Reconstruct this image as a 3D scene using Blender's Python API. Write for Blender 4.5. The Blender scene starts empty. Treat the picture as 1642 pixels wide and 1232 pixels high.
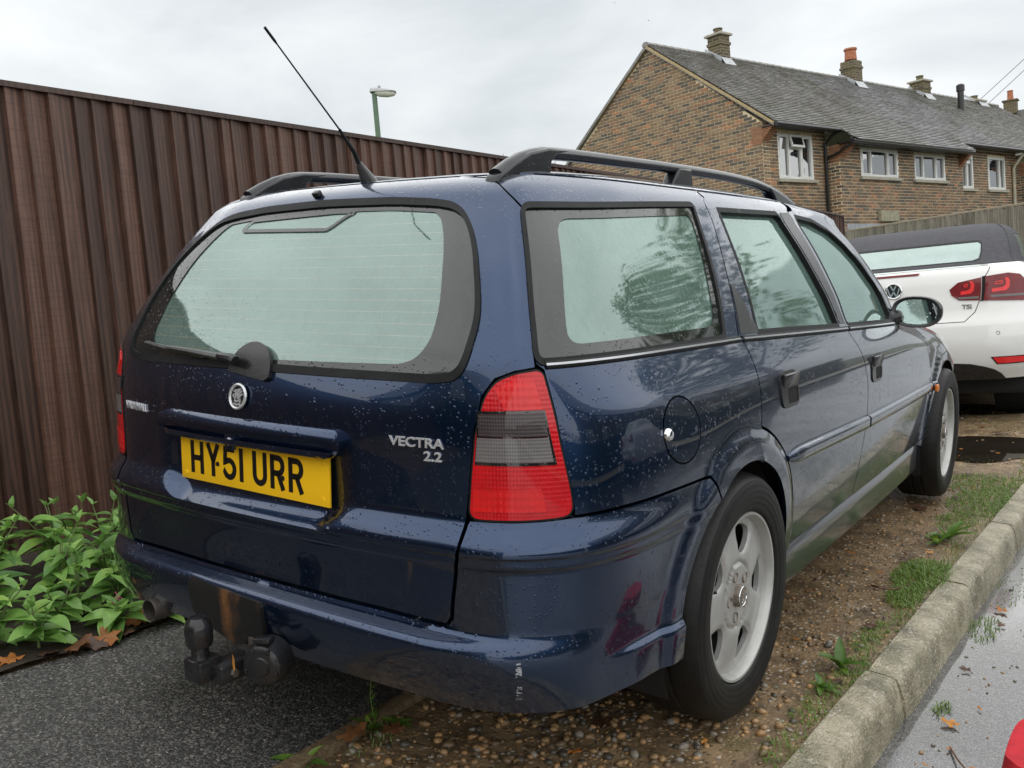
import bpy, bmesh, math, random
import numpy as np
from mathutils import Vector, Matrix, geometry
R_ = random.Random(7)
rad = math.radians
scene = bpy.context.scene
col = scene.collection
# ------------------------------------------------------------------ camera
cam_d = bpy.data.cameras.new('camera'); cam_o = bpy.data.objects.new('camera', cam_d); col.objects.link(cam_o)
cam_o.location = (1.66186, -1.26945, 1.16399)
cam_o.rotation_euler = (1.44075, 0.016336, 0.618321)
cam_d.sensor_width = 36; cam_d.sensor_fit = 'HORIZONTAL'; cam_d.lens = 1469.94*36/1642
cam_d.clip_start = .02; cam_d.clip_end = 2000
scene.camera = cam_o
# ------------------------------------------------------------------ sky and light (overcast)
SUN_EL, SUN_AZ = 80, 150
world = bpy.data.worlds.new('World'); scene.world = world; world.use_nodes = True
wn = world.node_tree.nodes; wl = world.node_tree.links; wn.clear()
w_out = wn.new('ShaderNodeOutputWorld'); bg = wn.new('ShaderNodeBackground')
sky = wn.new('ShaderNodeTexSky'); sky.sky_type = 'NISHITA'; sky.sun_disc = False
sky.sun_elevation = rad(SUN_EL); sky.sun_rotation = rad(SUN_AZ); sky.air_density = 1.0; sky.dust_density = 4.0
tc = wn.new('ShaderNodeTexCoord'); mp = wn.new('ShaderNodeMapping'); mp.inputs['Scale'].default_value = (1, 1, 2.6)
wl.new(tc.outputs['Generated'], mp.inputs['Vector'])
nz = wn.new('ShaderNodeTexNoise'); nz.inputs['Scale'].default_value = 2.1; nz.inputs['Detail'].default_value = 6; nz.inputs['Roughness'].default_value = .55
nz.inputs['Distortion'].default_value = .35
wl.new(mp.outputs['Vector'], nz.inputs['Vector'])
cr = wn.new('ShaderNodeValToRGB')
cr.color_ramp.elements[0].position = .36; cr.color_ramp.elements[0].color = (3.55, 3.8, 3.95, 1)
cr.color_ramp.elements[1].position = .66; cr.color_ramp.elements[1].color = (5.3, 5.45, 5.5, 1)
wl.new(nz.outputs['Fac'], cr.inputs['Fac'])
mixw = wn.new('ShaderNodeMix'); mixw.data_type = 'RGBA'; mixw.inputs['Factor'].default_value = .95   # cloud deck over the clear sky
wl.new(sky.outputs['Color'], mixw.inputs['A']); wl.new(cr.outputs['Color'], mixw.inputs['B'])
wl.new(mixw.outputs['Result'], bg.inputs['Color']); bg.inputs['Strength'].default_value = .10
wl.new(bg.outputs['Background'], w_out.inputs['Surface'])
sun_d = bpy.data.lights.new('sun', 'SUN'); sun_d.energy = 1.4; sun_d.angle = rad(165); sun_d.color = (1, .97, .93)
sun_o = bpy.data.objects.new('sun', sun_d); col.objects.link(sun_o)
_sd = Vector((math.sin(rad(SUN_AZ))*math.cos(rad(SUN_EL)), math.cos(rad(SUN_AZ))*math.cos(rad(SUN_EL)), math.sin(rad(SUN_EL))))
sun_o.rotation_euler = _sd.to_track_quat('Z', 'Y').to_euler(); sun_o.location = (3, -4, 12)
scene.view_settings.view_transform = 'Standard'; scene.view_settings.look = 'None'
scene.view_settings.gamma = 1; scene.view_settings.use_curve_mapping = False
scene.view_settings.exposure = .95
scene.render.engine = 'CYCLES'
# true vertical of the place: the car stands on a verge that falls towards the road
UP = Vector((-.0858, .0035, .9963)).normalized()

# ------------------------------------------------------------------ helpers
def tag(o, label=None, cat=None, group=None, kind=None):
    if label: o['label'] = label
    if cat: o['category'] = cat
    if group: o['group'] = group
    if kind: o['kind'] = kind
    return o
def empty(name, loc=(0, 0, 0), label=None, cat=None, group=None):
    o = bpy.data.objects.new(name, None); o.empty_display_size = .1; o.location = loc; col.objects.link(o)
    return tag(o, label, cat, group)
def link(name, me, mat=None, parent=None):
    o = bpy.data.objects.new(name, me); col.objects.link(o)
    if mat is not None and not me.materials: me.materials.append(mat)
    if parent is not None:
        o.parent = parent
        o.matrix_parent_inverse = parent_inv(parent)
    return o
def parent_inv(p):
    m = Matrix.LocRotScale(p.location, p.rotation_euler, p.scale)
    q = p.parent
    return m.inverted() if q is None else (wmat(p)).inverted()
def wmat(p):
    m = Matrix.LocRotScale(p.location, p.rotation_euler, p.scale)
    if p.parent is not None: return wmat(p.parent) @ p.matrix_parent_inverse @ m
    return m
def mk(name, verts, faces, mat=None, parent=None, smooth=True, sharp=35, mats=None, fm=None):
    me = bpy.data.meshes.new(name); me.from_pydata([tuple(map(float, v)) for v in verts], [], [tuple(map(int, f)) for f in faces])
    if mats:
        for m in mats: me.materials.append(m)
        if fm is not None: me.polygons.foreach_set('material_index', np.asarray(fm, dtype=np.int32))
    me.validate(); me.update()
    if smooth:
        me.polygons.foreach_set('use_smooth', [True]*len(me.polygons))
        if sharp: me.set_sharp_from_angle(angle=rad(sharp))
    return link(name, me, mat, parent)
def newmesh(name, verts, faces, mat=None, smooth=False, sharp=35):
    me = bpy.data.meshes.new(name); me.from_pydata([tuple(map(float, v)) for v in verts], [], [tuple(map(int, f)) for f in faces]); me.update()
    if smooth:
        me.polygons.foreach_set('use_smooth', [True]*len(me.polygons))
        if sharp: me.set_sharp_from_angle(angle=rad(sharp))
    if mat: me.materials.append(mat)
    return me
class MB:
    """collects shapes of one part"""
    def __init__(s): s.v = []; s.f = []
    def add(s, v, f):
        b = len(s.v); s.v += [tuple(a) for a in v]; s.f += [tuple(i+b for i in q) for q in f]; return s
    def box(s, c, size, M=None, bev=0):
        x, y, z = (a/2 for a in size)
        if bev:
            b = min(bev, x*.9, y*.9, z*.9)
            bm = bmesh.new(); bmesh.ops.create_cube(bm, size=1)
            for v in bm.verts: v.co = Vector((v.co.x*2*x, v.co.y*2*y, v.co.z*2*z))
            bmesh.ops.bevel(bm, geom=list(bm.edges), offset=b, segments=2, affect='EDGES', profile=.5)
            bm.verts.index_update(); vs = [v.co.copy() for v in bm.verts]; fs = [[v.index for v in f.verts] for f in bm.faces]; bm.free()
        else:
            vs = [Vector((i*x, j*y, k*z)) for i in (-1, 1) for j in (-1, 1) for k in (-1, 1)]
            fs = [(0, 1, 3, 2), (4, 6, 7, 5), (0, 4, 5, 1), (2, 3, 7, 6), (0, 2, 6, 4), (1, 5, 7, 3)]
        c = Vector(c)
        vs = [(M @ v if M is not None else v)+c for v in vs]
        return s.add(vs, fs)
    def tube(s, pts, r, seg=8, cap=True, flat=(1, 1)):
        pts = [Vector(p) for p in pts]; n = len(pts); rs = r if hasattr(r, '__len__') else [r]*n
        t0 = (pts[1]-pts[0]).normalized(); up = Vector((0, 0, 1)) if abs(t0.z) < .9 else Vector((1, 0, 0))
        a = t0.cross(up).normalized(); vs = []; fs = []
        for i, p in enumerate(pts):
            t = ((pts[min(i+1, n-1)]-pts[max(i-1, 0)])).normalized()
            a = (a-t*a.dot(t)).normalized(); b = t.cross(a)
            for k in range(seg):
                w = 2*math.pi*k/seg; vs.append(p+(a*math.cos(w)*flat[0]+b*math.sin(w)*flat[1])*rs[i])
        for i in range(n-1):
            for k in range(seg):
                k2 = (k+1) % seg; fs.append((i*seg+k, i*seg+k2, (i+1)*seg+k2, (i+1)*seg+k))
        if cap: fs.append(tuple(range(seg))[::-1]); fs.append(tuple(range((n-1)*seg, n*seg)))
        return s.add(vs, fs)
    def lathe(s, prof, seg=48, axis='x', c=(0, 0, 0), closed=False):
        """prof: list of (r, h)"""
        vs = []; fs = []; n = len(prof); c = Vector(c)
        for r, h in prof:
            for k in range(seg):
                w = 2*math.pi*k/seg; a, b = r*math.cos(w), r*math.sin(w)
                vs.append(c+(Vector((h, a, b)) if axis == 'x' else Vector((a, h, b)) if axis == 'y' else Vector((a, b, h))))
        for i in range(n if closed else n-1):
            j = (i+1) % n
            for k in range(seg):
                k2 = (k+1) % seg; fs.append((i*seg+k, i*seg+k2, j*seg+k2, j*seg+k))
        return s.add(vs, fs)
    def build(s, name, mat=None, parent=None, smooth=True, sharp=35): return mk(name, s.v, s.f, mat, parent, smooth, sharp)
def copy_tree(o, parent=None):
    c = o.copy(); col.objects.link(c)
    if parent is not None: c.parent = parent
    for ch in [x for x in bpy.data.objects if x.parent is o]: copy_tree(ch, c)
    return c

# ------------------------------------------------------------------ materials
def mat_new(name):
    m = bpy.data.materials.new(name); m.use_nodes = True; nt = m.node_tree; b = nt.nodes['Principled BSDF']
    return m, nt, b
def N(nt, t, **kw):
    n = nt.nodes.new(t)
    for k, v in kw.items():
        if k in n.inputs: n.inputs[k].default_value = v
        else: setattr(n, k, v)
    return n
def objco(nt, scale=(1, 1, 1), kind='Object'):
    t = N(nt, 'ShaderNodeTexCoord'); m = N(nt, 'ShaderNodeMapping'); m.inputs['Scale'].default_value = scale
    nt.links.new(t.outputs[kind], m.inputs['Vector']); return m.outputs['Vector']
def ramp(nt, fac, stops):
    r = N(nt, 'ShaderNodeValToRGB'); e = r.color_ramp.elements
    while len(e) > 1: e.remove(e[-1])
    e[0].position, e[0].color = stops[0][0], tuple(stops[0][1])+(1,)
    for p, c in stops[1:]:
        q = e.new(p); q.color = tuple(c)+(1,)
    nt.links.new(fac, r.inputs['Fac']); return r.outputs['Color']
def noise(nt, vec, scale, detail=4, rough=.55, dist=0):
    n = N(nt, 'ShaderNodeTexNoise', Scale=scale, Detail=detail, Roughness=rough, Distortion=dist)
    if vec is not None: nt.links.new(vec, n.inputs['Vector'])
    return n.outputs['Fac']
def bump(nt, height, strength=.3, dist=.01, normal=None):
    b = N(nt, 'ShaderNodeBump', Strength=strength, Distance=dist); nt.links.new(height, b.inputs['Height'])
    if normal is not None: nt.links.new(normal, b.inputs['Normal'])
    return b.outputs['Normal']
def mathn(nt, op, a, b=None, c=None, clamp=False):
    n = N(nt, 'ShaderNodeMath', operation=op, use_clamp=clamp)
    for i, x in enumerate((a, b, c)):
        if x is None: continue
        if isinstance(x, (int, float)): n.inputs[i].default_value = x
        else: nt.links.new(x, n.inputs[i])
    return n.outputs[0]
def mixc(nt, fac, a, b, mode='MIX'):
    m = N(nt, 'ShaderNodeMix', data_type='RGBA', blend_type=mode)
    for k, x in (('Factor', fac), ('A', a), ('B', b)):
        s = m.inputs[k] if k != 'A' and k != 'B' else [i for i in m.inputs if i.identifier == k+'_Color'][0]
        if k == 'Factor': s = [i for i in m.inputs if i.identifier == 'Factor_Float'][0]
        if isinstance(x, (int, float)): s.default_value = x
        elif isinstance(x, tuple): s.default_value = x+(1,) if len(x) == 3 else x
        else: nt.links.new(x, s)
    return [o for o in m.outputs if o.identifier == 'Result_Color'][0]
def simple(name, c, rough=.5, metal=0, coat=0, spec=.5, var=.12, vs=12, bmp=0, bs=80, bd=.002):
    m, nt, b = mat_new(name)
    v = objco(nt); f = noise(nt, v, vs, 5)
    lo = tuple(max(0, x*(1-var)) for x in c); hi = tuple(min(1, x*(1+var)) for x in c)
    nt.links.new(ramp(nt, f, [(.3, lo), (.7, hi)]), b.inputs['Base Color'])
    b.inputs['Roughness'].default_value = rough; b.inputs['Metallic'].default_value = metal
    b.inputs['Coat Weight'].default_value = coat; b.inputs['Coat Roughness'].default_value = .04; b.inputs['Specular IOR Level'].default_value = spec
    if bmp: nt.links.new(bump(nt, noise(nt, v, bs, 4), bmp, bd), b.inputs['Normal'])
    return m
def drops(nt, vec, scale=110, keep=.45, size=.34):
    """height field of scattered rain drops"""
    vo = N(nt, 'ShaderNodeTexVoronoi', Scale=scale, Randomness=1.0); nt.links.new(vec, vo.inputs['Vector'])
    sep = N(nt, 'ShaderNodeSeparateColor'); nt.links.new(vo.outputs['Color'], sep.inputs['Color'])
    rr = mathn(nt, 'MULTIPLY', sep.outputs['Green'], size)
    h = mathn(nt, 'SUBTRACT', rr, vo.outputs['Distance'])
    h = mathn(nt, 'MAXIMUM', h, 0.0)
    on = mathn(nt, 'LESS_THAN', sep.outputs['Red'], keep)
    h = mathn(nt, 'MULTIPLY', h, on)
    return mathn(nt, 'POWER', mathn(nt, 'MULTIPLY', h, 3.0), .6)
M = {}
def paint(name, base, metal, drops_on=True, rough=.38, dirt=(.10, .09, .08), dirtamt=.25):
    m, nt, b = mat_new(name); v = objco(nt)
    f = noise(nt, v, 3.0, 5); g = noise(nt, v, 40, 4)
    dz = N(nt, 'ShaderNodeSeparateXYZ'); nt.links.new(v, dz.inputs[0])
    low = mathn(nt, 'MULTIPLY_ADD', dz.outputs['Z'], -1.6, 1.15, clamp=True)   # road film, heavier low down on the bodywork
    dm = mathn(nt, 'MULTIPLY', mathn(nt, 'MULTIPLY', low, f), dirtamt*1.2)
    sp = mathn(nt, 'MULTIPLY', mathn(nt, 'GREATER_THAN', g, .71), .35*dirtamt)
    fac = mathn(nt, 'ADD', dm, sp, clamp=True)
    nt.links.new(mixc(nt, fac, base, dirt), b.inputs['Base Color'])
    nt.links.new(mathn(nt, 'MULTIPLY_ADD', fac, -1.2*metal, metal, clamp=True), b.inputs['Metallic'])
    nt.links.new(mathn(nt, 'MULTIPLY_ADD', fac, .5, rough, clamp=True), b.inputs['Roughness'])
    b.inputs['Coat Weight'].default_value = 1.0
    nt.links.new(mathn(nt, 'MULTIPLY_ADD', fac, .5, .035, clamp=True), b.inputs['Coat Roughness'])
    if drops_on:
        cl_ = mathn(nt, 'GREATER_THAN', noise(nt, v, 7, 4, .6), .42); dn = mathn(nt, 'MULTIPLY', drops(nt, v, 135, .80, .42), cl_); dn2 = drops(nt, v, 60, .18, .30)
        hh = mathn(nt, 'ADD', dn, mathn(nt, 'MULTIPLY', dn2, 1.6))
        nm = bump(nt, hh, .42, .0020)
        nt.links.new(nm, b.inputs['Normal']); nt.links.new(nm, b.inputs['Coat Normal'])
    return m
M['paint'] = paint('navy_paint', (.0098, .030, .080), .90, True, .26, dirtamt=.09)
M['white_paint'] = paint('white_paint', (.80, .80, .78), 0.0, False, .4, (.35, .33, .29), .30)
def black_trim(name, c=(.010, .010, .011), rough=.24, dr=True):
    m, nt, b = mat_new(name); v = objco(nt); f = noise(nt, v, 25, 4)
    nt.links.new(ramp(nt, f, [(.3, c), (.75, tuple(x*2.2 for x in c))]), b.inputs['Base Color'])
    b.inputs['Roughness'].default_value = rough; b.inputs['Specular IOR Level'].default_value = .5 if dr else .22
    if dr: nt.links.new(bump(nt, drops(nt, v, 120, .4), .4, .002), b.inputs['Normal'])
    else: nt.links.new(bump(nt, noise(nt, v, 300, 2), .15, .001), b.inputs['Normal'])
    return m
M['trim'] = black_trim('black_plastic'); M['rubber'] = black_trim('rubber_seal', (.006, .0065, .007), .55, False)
M['rail'] = black_trim('rail_black', (.009, .010, .012), .20)
M['band'] = None
M['dark'] = simple('dark_void', (.006, .006, .006), .9)
M['under'] = simple('underbody', (.012, .011, .010), .85)
M['chrome'] = simple('chrome', (.75, .76, .78), .12, 1.0, var=.05)
M['chrometrim'] = simple('belt_trim', (.42, .43, .45), .22, .9, var=.1)
M['alloy'] = simple('alloy_silver', (.44, .44, .425), .42, .45, .2, var=.10, vs=18, bmp=.05, bs=200)
M['alloydirt'] = simple('alloy_grime', (.20, .17, .14), .6, .3, var=.4, vs=60)
M['steel'] = simple('dull_steel', (.18, .16, .14), .45, .8, var=.3, vs=30)
def glass(name, fogc, fog=.55, tint=(.46, .60, .55), heater=False, dk=True, ior=2.3):
    m, nt, b = mat_new(name); nt.nodes.remove(b); out = nt.nodes['Material Output']; v = objco(nt)
    tr = N(nt, 'ShaderNodeBsdfTransparent', Color=tint+(1,)); df = N(nt, 'ShaderNodeBsdfDiffuse'); tl = N(nt, 'ShaderNodeBsdfTranslucent', Color=fogc+(1,))
    # running water streaks: noise stretched in z
    st = N(nt, 'ShaderNodeMapping'); st.inputs['Scale'].default_value = (90, 90, 14); t0 = N(nt, 'ShaderNodeTexCoord'); nt.links.new(t0.outputs['Object'], st.inputs['Vector'])
    streak = noise(nt, st.outputs['Vector'], 1.0, 3, .6, .6)
    c = ramp(nt, streak, [(.35, tuple(x*.86 for x in fogc)), (.6, fogc)]); ln = None
    if heater:
        sz = N(nt, 'ShaderNodeSeparateXYZ'); nt.links.new(v, sz.inputs[0])
        fr = mathn(nt, 'FRACT', mathn(nt, 'MULTIPLY', sz.outputs['Z'], 1/.0235))
        ln = mathn(nt, 'LESS_THAN', mathn(nt, 'ABSOLUTE', mathn(nt, 'SUBTRACT', fr, .5)), .035)
        c = mixc(nt, mathn(nt, 'MULTIPLY', ln, .55), c, (.30, .17, .08))
    nt.links.new(c, df.inputs['Color'])
    a = N(nt, 'ShaderNodeMixShader', Fac=.35); nt.links.new(df.outputs[0], a.inputs[1]); nt.links.new(tl.outputs[0], a.inputs[2])
    mx = N(nt, 'ShaderNodeMixShader'); big = noise(nt, v, 3.5, 4)
    fg = mathn(nt, 'ADD', mathn(nt, 'MULTIPLY', mathn(nt, 'SUBTRACT', big, .5), .5), fog, clamp=True)
    fg = fg if ln is None else mathn(nt, 'MAXIMUM', fg, mathn(nt, 'MULTIPLY', ln, .75))
    nt.links.new(fg, mx.inputs[0]); nt.links.new(tr.outputs[0], mx.inputs[1]); nt.links.new(a.outputs[0], mx.inputs[2])
    gl = N(nt, 'ShaderNodeBsdfGlossy', Roughness=.02); gl.inputs['Color'].default_value = (.84, 1, .95, 1)
    hh = mathn(nt, 'ADD', drops(nt, v, 150, .55, .36), mathn(nt, 'MULTIPLY', streak, .10))
    nm = bump(nt, hh, .26, .0016); nt.links.new(nm, gl.inputs['Normal'])
    fr = N(nt, 'ShaderNodeFresnel', IOR=ior); nt.links.new(nm, fr.inputs['Normal'])
    m2 = N(nt, 'ShaderNodeMixShader'); nt.links.new(fr.outputs[0], m2.inputs[0]); nt.links.new(mx.outputs[0], m2.inputs[1]); nt.links.new(gl.outputs[0], m2.inputs[2])
    nt.links.new(m2.outputs[0], out.inputs['Surface'])
    return m
def band_mat():
    m, nt, b = mat_new('ceramic_band'); v = objco(nt); b.inputs['Base Color'].default_value = (.010, .012, .012, 1); b.inputs['Roughness'].default_value = .04; b.inputs['IOR'].default_value = 1.72
    nt.links.new(bump(nt, drops(nt, v, 130, .75, .42), .35, .002), b.inputs['Normal']); return m
M['band'] = band_mat()
M['glass'] = glass('misted_glass', (.42, .66, .575), .36)
M['rglass'] = glass('misted_rear_glass', (.44, .66, .59), .36, heater=True)
M['wglass'] = glass('rear_screen_glass', (.62, .74, .71), .75, ior=2.2)
def lens(name, c, ribs=300, rough=.12, axis='t'):
    m, nt, b = mat_new(name); v = objco(nt); f = noise(nt, v, 20, 3)
    nt.links.new(ramp(nt, f, [(.3, tuple(x*.8 for x in c)), (.7, c)]), b.inputs['Base Color'])
    b.inputs['Roughness'].default_value = rough+.1; b.inputs['Specular IOR Level'].default_value = .25; b.inputs['Coat Weight'].default_value = .55; b.inputs['Coat Roughness'].default_value = .03
    b.inputs['Subsurface Weight'].default_value = .0
    s = N(nt, 'ShaderNodeSeparateXYZ'); nt.links.new(v, s.inputs[0])
    if ribs:
        xy = mathn(nt, 'ADD', s.outputs['X'], s.outputs['Y'])
        w = mathn(nt, 'SINE', mathn(nt, 'MULTIPLY', xy, ribs)); w2 = mathn(nt, 'SINE', mathn(nt, 'MULTIPLY', s.outputs['Z'], ribs))
        nt.links.new(bump(nt, mathn(nt, 'ADD', w, w2), .25, .001), b.inputs['Normal'])
    return m
M['red'] = lens('red_lens', (.56, .004, .010), 700); M['red2'] = lens('red_lens_clear', (.70, .010, .012), 420)
M['smoke'] = lens('smoked_lens', (.055, .042, .045), 900); M['smoke2'] = lens('smoked_lens_light', (.16, .15, .15), 900)
M['amber'] = lens('amber_lens', (.75, .22, .03), 500)
M['yellow'] = simple('plate_yellow', (1.0, .57, .010), .35, var=.05, vs=9)
M['black'] = simple('plate_black', (.006, .006, .006), .4)
M['whiteplastic'] = simple('white_plastic', (.62, .63, .61), .45, var=.06)
M['seat'] = simple('seat_cloth', (.03, .032, .036), .9, bmp=.3)

M['badge'] = simple('badge_silver', (.66, .67, .69), .25, .55, var=.05)
M['barrel'] = simple('dark_barrel', (.035, .032, .03), .6, .3, var=.3)  # inner barrel darker than the rim alloy

def scuff_mat():
    m, nt, b = mat_new('paint_scuff'); v = objco(nt, (60, 60, 240)); f = noise(nt, v, 1, 4, .7); out = nt.nodes['Material Output']
    b.inputs['Base Color'].default_value = (.42, .44, .47, 1); b.inputs['Roughness'].default_value = .7
    tr = N(nt, 'ShaderNodeBsdfTransparent'); ms = N(nt, 'ShaderNodeMixShader'); nt.links.new(mathn(nt, 'MULTIPLY', mathn(nt, 'GREATER_THAN', f, .53), .85), ms.inputs[0]); nt.links.new(tr.outputs[0], ms.inputs[1]); nt.links.new(b.outputs[0], ms.inputs[2]); nt.links.new(ms.outputs[0], out.inputs['Surface']); return m
M['scuff'] = scuff_mat()
def stain_mat():
    m, nt, b = mat_new('rust_stain'); v = objco(nt, (45, 45, 9)); f = noise(nt, v, 1, 5, .7); out = nt.nodes['Material Output']
    b.inputs['Base Color'].default_value = (.20, .12, .05, 1); b.inputs['Roughness'].default_value = .7
    tr = N(nt, 'ShaderNodeBsdfTransparent'); ms = N(nt, 'ShaderNodeMixShader'); nt.links.new(mathn(nt, 'MULTIPLY', mathn(nt, 'SUBTRACT', f, .5, clamp=True), 1.6), ms.inputs[0]); nt.links.new(tr.outputs[0], ms.inputs[1]); nt.links.new(b.outputs[0], ms.inputs[2]); nt.links.new(ms.outputs[0], out.inputs['Surface']); return m
M['stain'] = stain_mat()

M['wiper'] = simple('wiper_black', (.055, .056, .058), .35, .2, var=.3, vs=60)

M['skirt'] = paint('skirt_paint_dark_reflection', (.0045, .010, .024), .45, False, .30, dirtamt=.10)  # body paint darkened: the sill's dark reflections put into its colour
def tyre_mat():
    m, nt, b = mat_new('tyre_rubber'); v = objco(nt); s = N(nt, 'ShaderNodeSeparateXYZ'); nt.links.new(v, s.inputs[0])
    f = noise(nt, v, 30, 4)
    b.inputs['Roughness'].default_value = .55; b.inputs['Specular IOR Level'].default_value = .35
    nt.links.new(ramp(nt, f, [(.3, (.004, .004, .004)), (.8, (.012, .0115, .011))]), b.inputs['Base Color'])
    ang = mathn(nt, 'ARCTAN2', s.outputs['Z'], s.outputs['Y']); r2 = mathn(nt, 'SQRT', mathn(nt, 'ADD', mathn(nt, 'POWER', s.outputs['Y'], 2), mathn(nt, 'POWER', s.outputs['Z'], 2)))
    sip = mathn(nt, 'GREATER_THAN', mathn(nt, 'FRACT', mathn(nt, 'ADD', mathn(nt, 'MULTIPLY', ang, 11.14), mathn(nt, 'MULTIPLY', s.outputs['X'], 9))), .09)
    tread = mathn(nt, 'GREATER_THAN', r2, .301)
    hgt = mathn(nt, 'MAXIMUM', sip, mathn(nt, 'SUBTRACT', 1, tread))
    rib = mathn(nt, 'SINE', mathn(nt, 'MULTIPLY', r2, 420))
    hgt = mathn(nt, 'ADD', hgt, mathn(nt, 'MULTIPLY', rib, .06))
    hgt = mathn(nt, 'ADD', hgt, mathn(nt, 'MULTIPLY', noise(nt, v, 120, 3), .15))
    nt.links.new(bump(nt, hgt, .8, .006), b.inputs['Normal']); return m
M['tyre'] = tyre_mat()
def rust():
    m, nt, b = mat_new('rusted_black_plate'); v = objco(nt, (18, 18, 5)); f = noise(nt, v, 1, 5, .6)
    w = objco(nt); s = N(nt, 'ShaderNodeSeparateXYZ'); nt.links.new(w, s.inputs[0])
    d = mathn(nt, 'ABSOLUTE', mathn(nt, 'ADD', s.outputs['X'], .085)); band = mathn(nt, 'SUBTRACT', 1.0, mathn(nt, 'MULTIPLY', d, 24), clamp=True)
    n2 = noise(nt, w, 70, 5, .7)
    fac = mathn(nt, 'MULTIPLY', mathn(nt, 'MULTIPLY', mathn(nt, 'SUBTRACT', mathn(nt, 'ADD', f, mathn(nt, 'MULTIPLY', band, .35)), .55, clamp=True), 3.2), n2, clamp=True)
    nt.links.new(mixc(nt, fac, (.010, .010, .010), (.30, .13, .04)), b.inputs['Base Color']); b.inputs['Roughness'].default_value = .45
    nt.links.new(bump(nt, n2, .3, .002), b.inputs['Normal']); return m
M['rustplate'] = rust()
def mirror_mat():
    m, nt, b = mat_new('mirror_glass'); b.inputs['Metallic'].default_value = 1; b.inputs['Roughness'].default_value = .02; b.inputs['Base Color'].default_value = (.70, .74, .74, 1)
    nt.links.new(bump(nt, drops(nt, objco(nt), 90, .5, .35), .35, .002), b.inputs['Normal']); return m
M['mirror'] = mirror_mat()
# ---- body surface S(t,z): t = column parameter round the car (0 rear centre .. 19 front centre), z = height
def pchip(xk,yk,x):
    xk=np.asarray(xk,float);yk=np.asarray(yk,float);x=np.asarray(x,float)
    h=np.diff(xk);d=np.diff(yk)/h
    m=np.zeros(len(xk))
    for i in range(1,len(xk)-1):
        if d[i-1]*d[i]>0:
            w1=2*h[i]+h[i-1];w2=h[i]+2*h[i-1];m[i]=(w1+w2)/(w1/d[i-1]+w2/d[i])
    m[0]=d[0];m[-1]=d[-1]
    xc=np.clip(x,xk[0],xk[-1]);i=np.clip(np.searchsorted(xk,xc)-1,0,len(h)-1)
    s=(xc-xk[i])/h[i]
    return (1+2*s)*(1-s)**2*yk[i]+s*(1-s)**2*h[i]*m[i]+s*s*(3-2*s)*yk[i+1]+s*s*(s-1)*h[i]*m[i+1]
def K(d): 
    k=sorted(d); return k,[d[a] for a in k]
C0Y=K({.15:.10,.28:.07,.34:.062,.46:.060,.58:.045,.672:.045,.85:.042,.96:.072,1.05:.122,1.17:.195,1.29:.285,1.335:.315,1.370:.40,1.388:.60,1.404:.9,1.418:1.25})
C3X=K({.15:.50,.28:.53,.46:.547,.58:.567,.672:.576,.85:.585,.96:.562,1.05:.555,1.17:.51,1.29:.425,1.335:.39,1.370:.34,1.388:.28,1.404:.19,1.418:.05})
C3Y=K({.15:.13,.28:.09,.46:.072,.58:.078,.672:.088,.85:.098,.96:.112,1.05:.158,1.17:.223,1.29:.309,1.335:.345,1.370:.43,1.388:.62,1.404:.91,1.418:1.255})
C4X=K({.15:.58,.28:.645,.40:.668,.46:.662,.60:.66,.672:.675,.85:.660,.96:.635,1.05:.612,1.17:.558,1.29:.485,1.335:.452,1.370:.40,1.388:.335,1.404:.235,1.418:.07})
C4Y=K({.15:.17,.28:.115,.40:.092,.46:.105,.60:.108,.672:.128,.85:.125,.96:.138,1.05:.180,1.17:.243,1.29:.324,1.335:.362,1.370:.45,1.388:.64,1.404:.92,1.418:1.26})
C5X=K({.15:.66,.28:.738,.40:.752,.46:.74,.60:.745,.672:.752,.85:.725,.96:.695,1.05:.657,1.17:.602,1.29:.535,1.335:.505,1.370:.46,1.388:.39,1.404:.28,1.418:.09})
C5Y=K({.15:.24,.28:.190,.46:.175,.60:.183,.672:.20,.85:.185,.96:.178,1.05:.212,1.17:.275,1.29:.350,1.335:.388,1.370:.47,1.388:.66,1.404:.93,1.418:1.27})
C6X=K({.15:.70,.28:.778,.46:.79,.672:.803,.85:.783,.96:.737,1.05:.703,1.17:.645,1.29:.572,1.335:.543,1.370:.50,1.388:.43,1.404:.32,1.418:.11})
C6Y=K({.15:.35,.28:.315,.46:.30,.672:.33,.85:.32,.96:.33,1.05:.36,1.17:.42,1.29:.49,1.335:.52,1.370:.58,1.388:.74,1.404:.97,1.418:1.28})
C7X=K({.15:.72,.28:.800,.46:.812,.672:.825,.85:.802,.96:.752,1.05:.716,1.17:.659,1.29:.592,1.335:.565,1.370:.525,1.388:.46,1.404:.35,1.418:.13})
C7Y=K({.15:.5,.28:.5,.46:.5,.672:.54,.85:.54,.96:.55,1.05:.57,1.17:.61,1.29:.67,1.335:.69,1.370:.73,1.388:.84,1.404:1.02,1.418:1.30})
XS=K({.15:.73,.2:.76,.28:.787,.36:.803,.5:.82,.62:.828,.75:.824,.85:.808,.92:.780,.96:.760,1.05:.724,1.17:.667,1.29:.602,1.335:.577,1.370:.538,1.388:.475,1.404:.365,1.418:.14})
# side columns: y positions low, multiplier of XS low ; y top, multiplier top
YB=[.9,1.25,1.65,2.05,2.45,2.85,3.2,3.55,3.9]
MBX=[1.0,1.0,1.0,1.0,.997,.990,.980,.965,.935]
YT=[.95,1.25,1.5,1.74,1.96,2.16,2.31,2.41,2.49]
MTX=[1.0,1.01,1.01,1.01,1.005,1.0,.99,.975,.95]
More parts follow.
